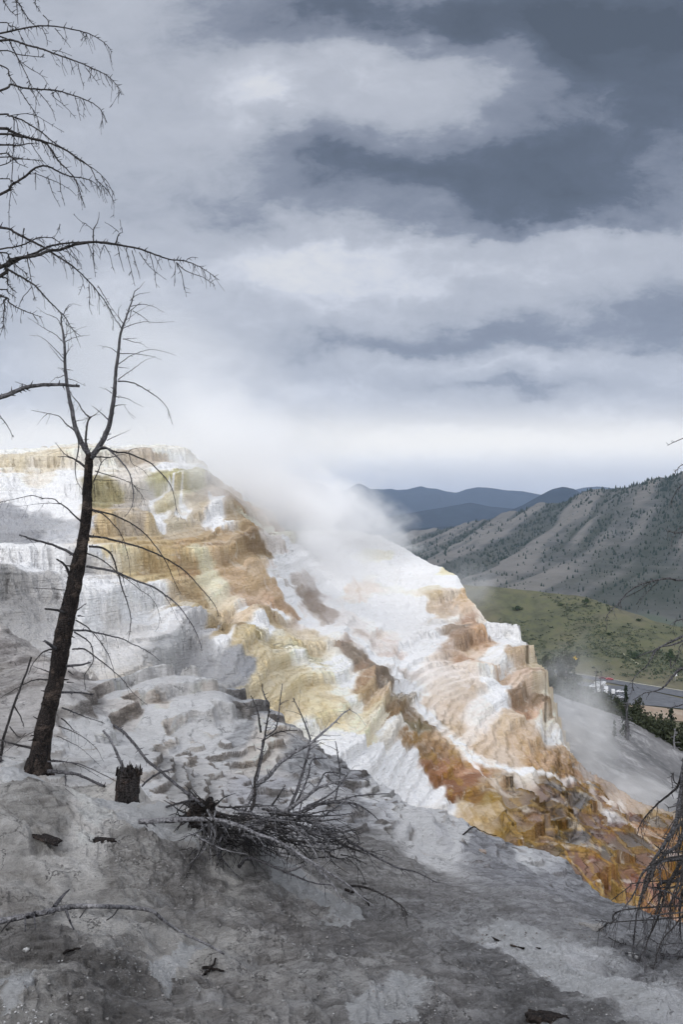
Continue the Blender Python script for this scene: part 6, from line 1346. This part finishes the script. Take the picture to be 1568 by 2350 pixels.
# ------------------------------------------------------------------ rubble, bark and stones on the near crust
M_CHALK = flat_mat('chalk', hexlin('a4a4a3'), hexlin('868685'), 8, .95, .004); M_STONE = flat_mat('stone', hexlin('7c7a78'), hexlin('5c5a58'), 6, .95, .01)
ico = []; 
def pebble(c, r, sq, seed):
    rr_ = random.Random(seed); vs = []
    for (x, y, z) in ((0,0,1),(.9,0,.3),(.28,.85,.3),(-.72,.52,.35),(-.72,-.52,.3),(.28,-.85,.3),(.72,.52,-.4),(-.28,.85,-.4),(-.9,0,-.4),(-.28,-.85,-.4),(.72,-.52,-.4),(0,0,-.6)):
        k = r * rr_.uniform(.65, 1.25); vs.append((c[0] + x * k, c[1] + y * k, c[2] + z * k * sq))
    return vs
IF = [(0,1,2),(0,2,3),(0,3,4),(0,4,5),(0,5,1),(1,6,2),(2,7,3),(3,8,4),(4,9,5),(5,10,1),(6,7,2),(7,8,3),(8,9,4),(9,10,5),(10,6,1),(11,7,6),(11,8,7),(11,9,8),(11,10,9),(11,6,10)]
def scatter(name, spots, mat, rmin, rmax, seed):
    rr_ = random.Random(seed); vs = []; fs = []
    for (u, v, su, sv, n) in spots:
        for _ in range(n):
            a, b_ = rr_.gauss(u, su), rr_.gauss(v, sv)
            if b_ < topA(a) + 12: continue
            D, p = groundA(a, b_); r = rmin + (rmax - rmin) * rr_.random() ** 4
            p = p + Vector((rr_.uniform(-.01, .01), rr_.uniform(-.02, .02), r * .02)); o_ = len(vs); vs += pebble(p, r, rr_.uniform(.4, .9), rr_.random()); fs += [(a_ + o_, b2 + o_, c_ + o_) for a_, b2, c_ in IF]
    tag(link(name, make_mesh(name, vs, fs, mat, False)), kind='stuff')
scatter('chalk_rubble', [(1160,2160,40,12,300),(1230,2190,50,14,300),(1310,2235,50,14,300),(1220,2190,90,35,400),(1380,2260,80,25,500),(330,1990,80,35,600),(230,1960,40,25,200),(60,1850,50,30,120),(700,2090,50,35,350),(60,2330,50,20,300),(350,2240,90,30,250),(930,2320,70,20,250),(640,2040,80,30,250),(784,2200,400,90,300),(960,2060,120,60,300)], M_CHALK, .001, .006, 4)
scatter('grey_rubble', [(784,2200,500,110,1500),(900,2050,200,70,500),(300,1960,120,50,250),(1250,2150,160,60,500)], M_STONE, .002, .011, 5)
def slab(name, label, cat, u, v, rx, ry, rz_, mat, seed, rot=0):
    o_ = groundA(u, v)[1]; rr_ = random.Random(seed); nu_, nv_ = 28, 12; vs = []
    for i in range(nv_):
        for j in range(nu_):
            th_ = math.pi * i / (nv_ - 1); ph = 2 * math.pi * j / nu_; n_ = (math.sin(th_) * math.cos(ph), math.sin(th_) * math.sin(ph), math.cos(th_))
            sq = [math.copysign(abs(c) ** .7, c) for c in n_]; k = 1 + .45 * float(fbm(np.array(n_[0] * 2 + seed), np.array(n_[1] * 2 + n_[2]), 4, seed)) + .1 * float(fbm(np.array(n_[0] * 7 + seed), np.array(n_[1] * 7 + n_[2] * 4), 3, seed))
            vs.append((sq[0] * rx * k, sq[1] * ry * k, sq[2] * rz_ * k))
    fs = []
    for i in range(nv_ - 1):
        for j in range(nu_): fs.append((i * nu_ + j, (i + 1) * nu_ + j, (i + 1) * nu_ + (j + 1) % nu_, i * nu_ + (j + 1) % nu_))
    ob = link(name, make_mesh(name, vs, fs, mat, False)); ob.location = o_ + Vector((0, 0, rz_ * .25)); ob.rotation_euler = (0, .1, rot); tag(ob, label, cat); return ob
slab('bark_slab', 'long slab of dark rotten bark lying at the left edge below the big dead tree', 'bark', 30, 1896, .22, .05, .012, M_BARK, 3, -.12)
slab('bark_slab', 'dark broken bark slab pointing down from the end of the longer left one', 'bark', 98, 1925, .17, .04, .012, M_BARK, 5, -.5)
slab('bark_piece', 'dark bark fragment on the ground in front of the stump', 'bark', 300, 1915, .13, .04, .012, M_BARK, 8, .1)
slab('bark_piece', 'small dark bark fragment left of the stump foot', 'bark', 228, 1928, .09, .04, .01, M_BARK, 9, .3)
slab('bark_piece', 'dark wood fragment at the bottom edge right of centre', 'bark', 1252, 2336, .10, .04, .02, M_BARK, 11, -.2)
slab('stone', 'flat pale stone on the chalky streak at lower right', 'stone', 1452, 2194, .035, .03, .012, M_CHALK, 13)
slab('stone', 'small round pale stone at the lower left edge', 'stone', 60, 2180, .012, .011, .008, M_CHALK, 15)
slab('stone', 'grey wedge shaped stone on the slope left of the right hand tree', 'stone', 1360, 2130, .10, .06, .03, M_STONE, 17)
slab('stone', 'brown pebble lying on the white crust at the brow of the slope', 'stone', 1108, 1955, .05, .04, .03, M_TRIM, 19)
slab('stone', 'dark pebble on the chalky ground at the bottom centre', 'stone', 880, 2290, .025, .02, .015, M_STONE, 21)
# ------------------------------------------------------------------ steam off the hot water
def steam(u, v, D, rx, ry, rz, dens, nscale=1.5, thr=.42, soft=.3, rot=0.0, seed=0.0, stretch=(1, 1, 1), col=(1, 1, 1), pw=1.3, an=.2):
    m = bpy.data.materials.new('steam'); m.use_nodes = True; t = NT(m.node_tree); t.n.clear()
    out = t.n.new('ShaderNodeOutputMaterial'); pv_ = t.n.new('ShaderNodeVolumePrincipled'); t.l.new(pv_.outputs[0], out.inputs['Volume'])
    co = t.n.new('ShaderNodeTexCoord').outputs['Object']
    r = t.vec('LENGTH', co)
    n = t.noise(t.vec('ADD', t.vec('MULTIPLY', co, stretch), (seed, seed * 1.3, seed * .7)), nscale, 4, .55, .6)
    fall = t.math('POWER', t.rng(r, 1.0, .0, 0, 1), pw)
    d = t.math('ADD', n, t.math('MULTIPLY', t.math('SUBTRACT', fall, .5), .55))
    d = t.math('MULTIPLY', t.rng(d, thr, thr + soft, 0, 1, True), t.rng(r, 1.0, .72, 0, 1, True))
    pv_.inputs['Color'].default_value = (*col, 1); pv_.inputs['Anisotropy'].default_value = an
    t.put(pv_.inputs['Density'], t.math('MULTIPLY', d, dens))
    vs = []; fs = []; nu_, nv_ = 20, 12
    for i in range(nv_):
        for j in range(nu_):
            th_ = math.pi * i / (nv_ - 1); ph = 2 * math.pi * j / nu_; vs.append((math.sin(th_) * math.cos(ph) * 1.02, math.sin(th_) * math.sin(ph) * 1.02, math.cos(th_) * 1.02))
    for i in range(nv_ - 1):
        for j in range(nu_): fs.append((i * nu_ + j, (i + 1) * nu_ + j, (i + 1) * nu_ + (j + 1) % nu_, i * nu_ + (j + 1) % nu_))
    me = make_mesh('steam', vs, fs, m, True); o = link('steam', me); o.location = P(u, v, D); o.scale = (rx, ry, rz); o.rotation_euler = (0, rot, 0)
    tag(o, kind='stuff'); return o
# main column rising from the trough between the terraces, leaning left
steam(715, 1170, 47, 5.6, 3.2, 3.8, 1.7, 2.0, .38, .35, .5, 3.1)
steam(600, 1135, 37.5, 3.8, 1.6, 2.6, .75, 2.0, .34, .3, .5, 21.0)
steam(570, 1040, 47, 7.6, 3.8, 5.8, .85, 1.8, .38, .35, .6, 7.7)
steam(300, 900, 46, 12.0, 4, 8.0, .30, 1.0, .30, .5, .5, 1.9)
steam(830, 1185, 49, 4.2, 2.2, 2.6, 1.1, 2.4, .38, .35, .45, 5.5)
steam(905, 1235, 50, 3.2, 1.8, 2.0, .8, 2.4, .38, .4, .4, 6.5)
steam(720, 1040, 49, 6.5, 3.5, 5.0, .34, 2.2, .40, .35, .4, 31.5)
steam(480, 960, 44, 8.0, 3.5, 5.0, .16, 1.4, .34, .5, .6, 33.5)
# veil over the white cascade
steam(760, 1290, 41.5, 4.2, 2.2, 2.4, .50, 1.4, .34, .35, .5, 8.8)
steam(900, 1400, 37.5, 3.6, 1.8, 2.6, .22, 1.5, .38, .35, .7, 9.9)
steam(1040, 1590, 32.5, 3.0, 1.5, 1.5, .34, 1.6, .38, .35, .5, 2.3)
# over the green step at the top left
steam(330, 1130, 32, 3.4, 1.6, 1.6, .40, 1.5, .36, .35, .1, 2.9)
steam(470, 1085, 35, 3.0, 1.8, 1.9, .60, 1.5, .34, .35, .2, 11.2)
steam(120, 1020, 35, 6.5, 2.5, 2.0, .22, 1.1, .34, .4, .1, 12.2)
# drifting down behind the right flank, in front of the ash mound
steam(1320, 1690, 48, 3.4, 2.4, 4.6, .55, 1.3, .34, .4, -.45, 13.3)
steam(1450, 1810, 44, 4.0, 2.0, 2.4, .50, 1.3, .34, .4, .45, 14.1)
steam(1310, 1580, 62, 4.8, 2.5, 4.6, .32, 1.3, .36, .4, -.2, 15.6)
steam(1080, 1350, 58, 3.6, 2, 3.2, .24, 1.3, .36, .4, .6, 16.4)
# ------------------------------------------------------------------ haze over the whole valley
def box_mesh(name, x0, x1, y0, y1, z0, z1):
    v = [(x, y, z) for z in (z0, z1) for y in (y0, y1) for x in (x0, x1)]
    return make_mesh(name, v, [(0, 2, 3, 1), (4, 5, 7, 6), (0, 1, 5, 4), (2, 6, 7, 3), (0, 4, 6, 2), (1, 3, 7, 5)], None, False)
mh = bpy.data.materials.new('haze'); mh.use_nodes = True; th = NT(mh.node_tree); th.n.clear()
oh = th.n.new('ShaderNodeOutputMaterial'); pv = th.n.new('ShaderNodeVolumePrincipled')
pv.inputs['Color'].default_value = (.58, .73, 1.0, 1); pv.inputs['Density'].default_value = 3.0e-5; pv.inputs['Anisotropy'].default_value = 0.0
th.l.new(pv.outputs[0], oh.inputs['Volume'])
me = box_mesh('haze', -16000, 16000, -1500, 19000, -176, 1000); me.materials.append(mh)
tag(link('haze', me), kind='stuff')
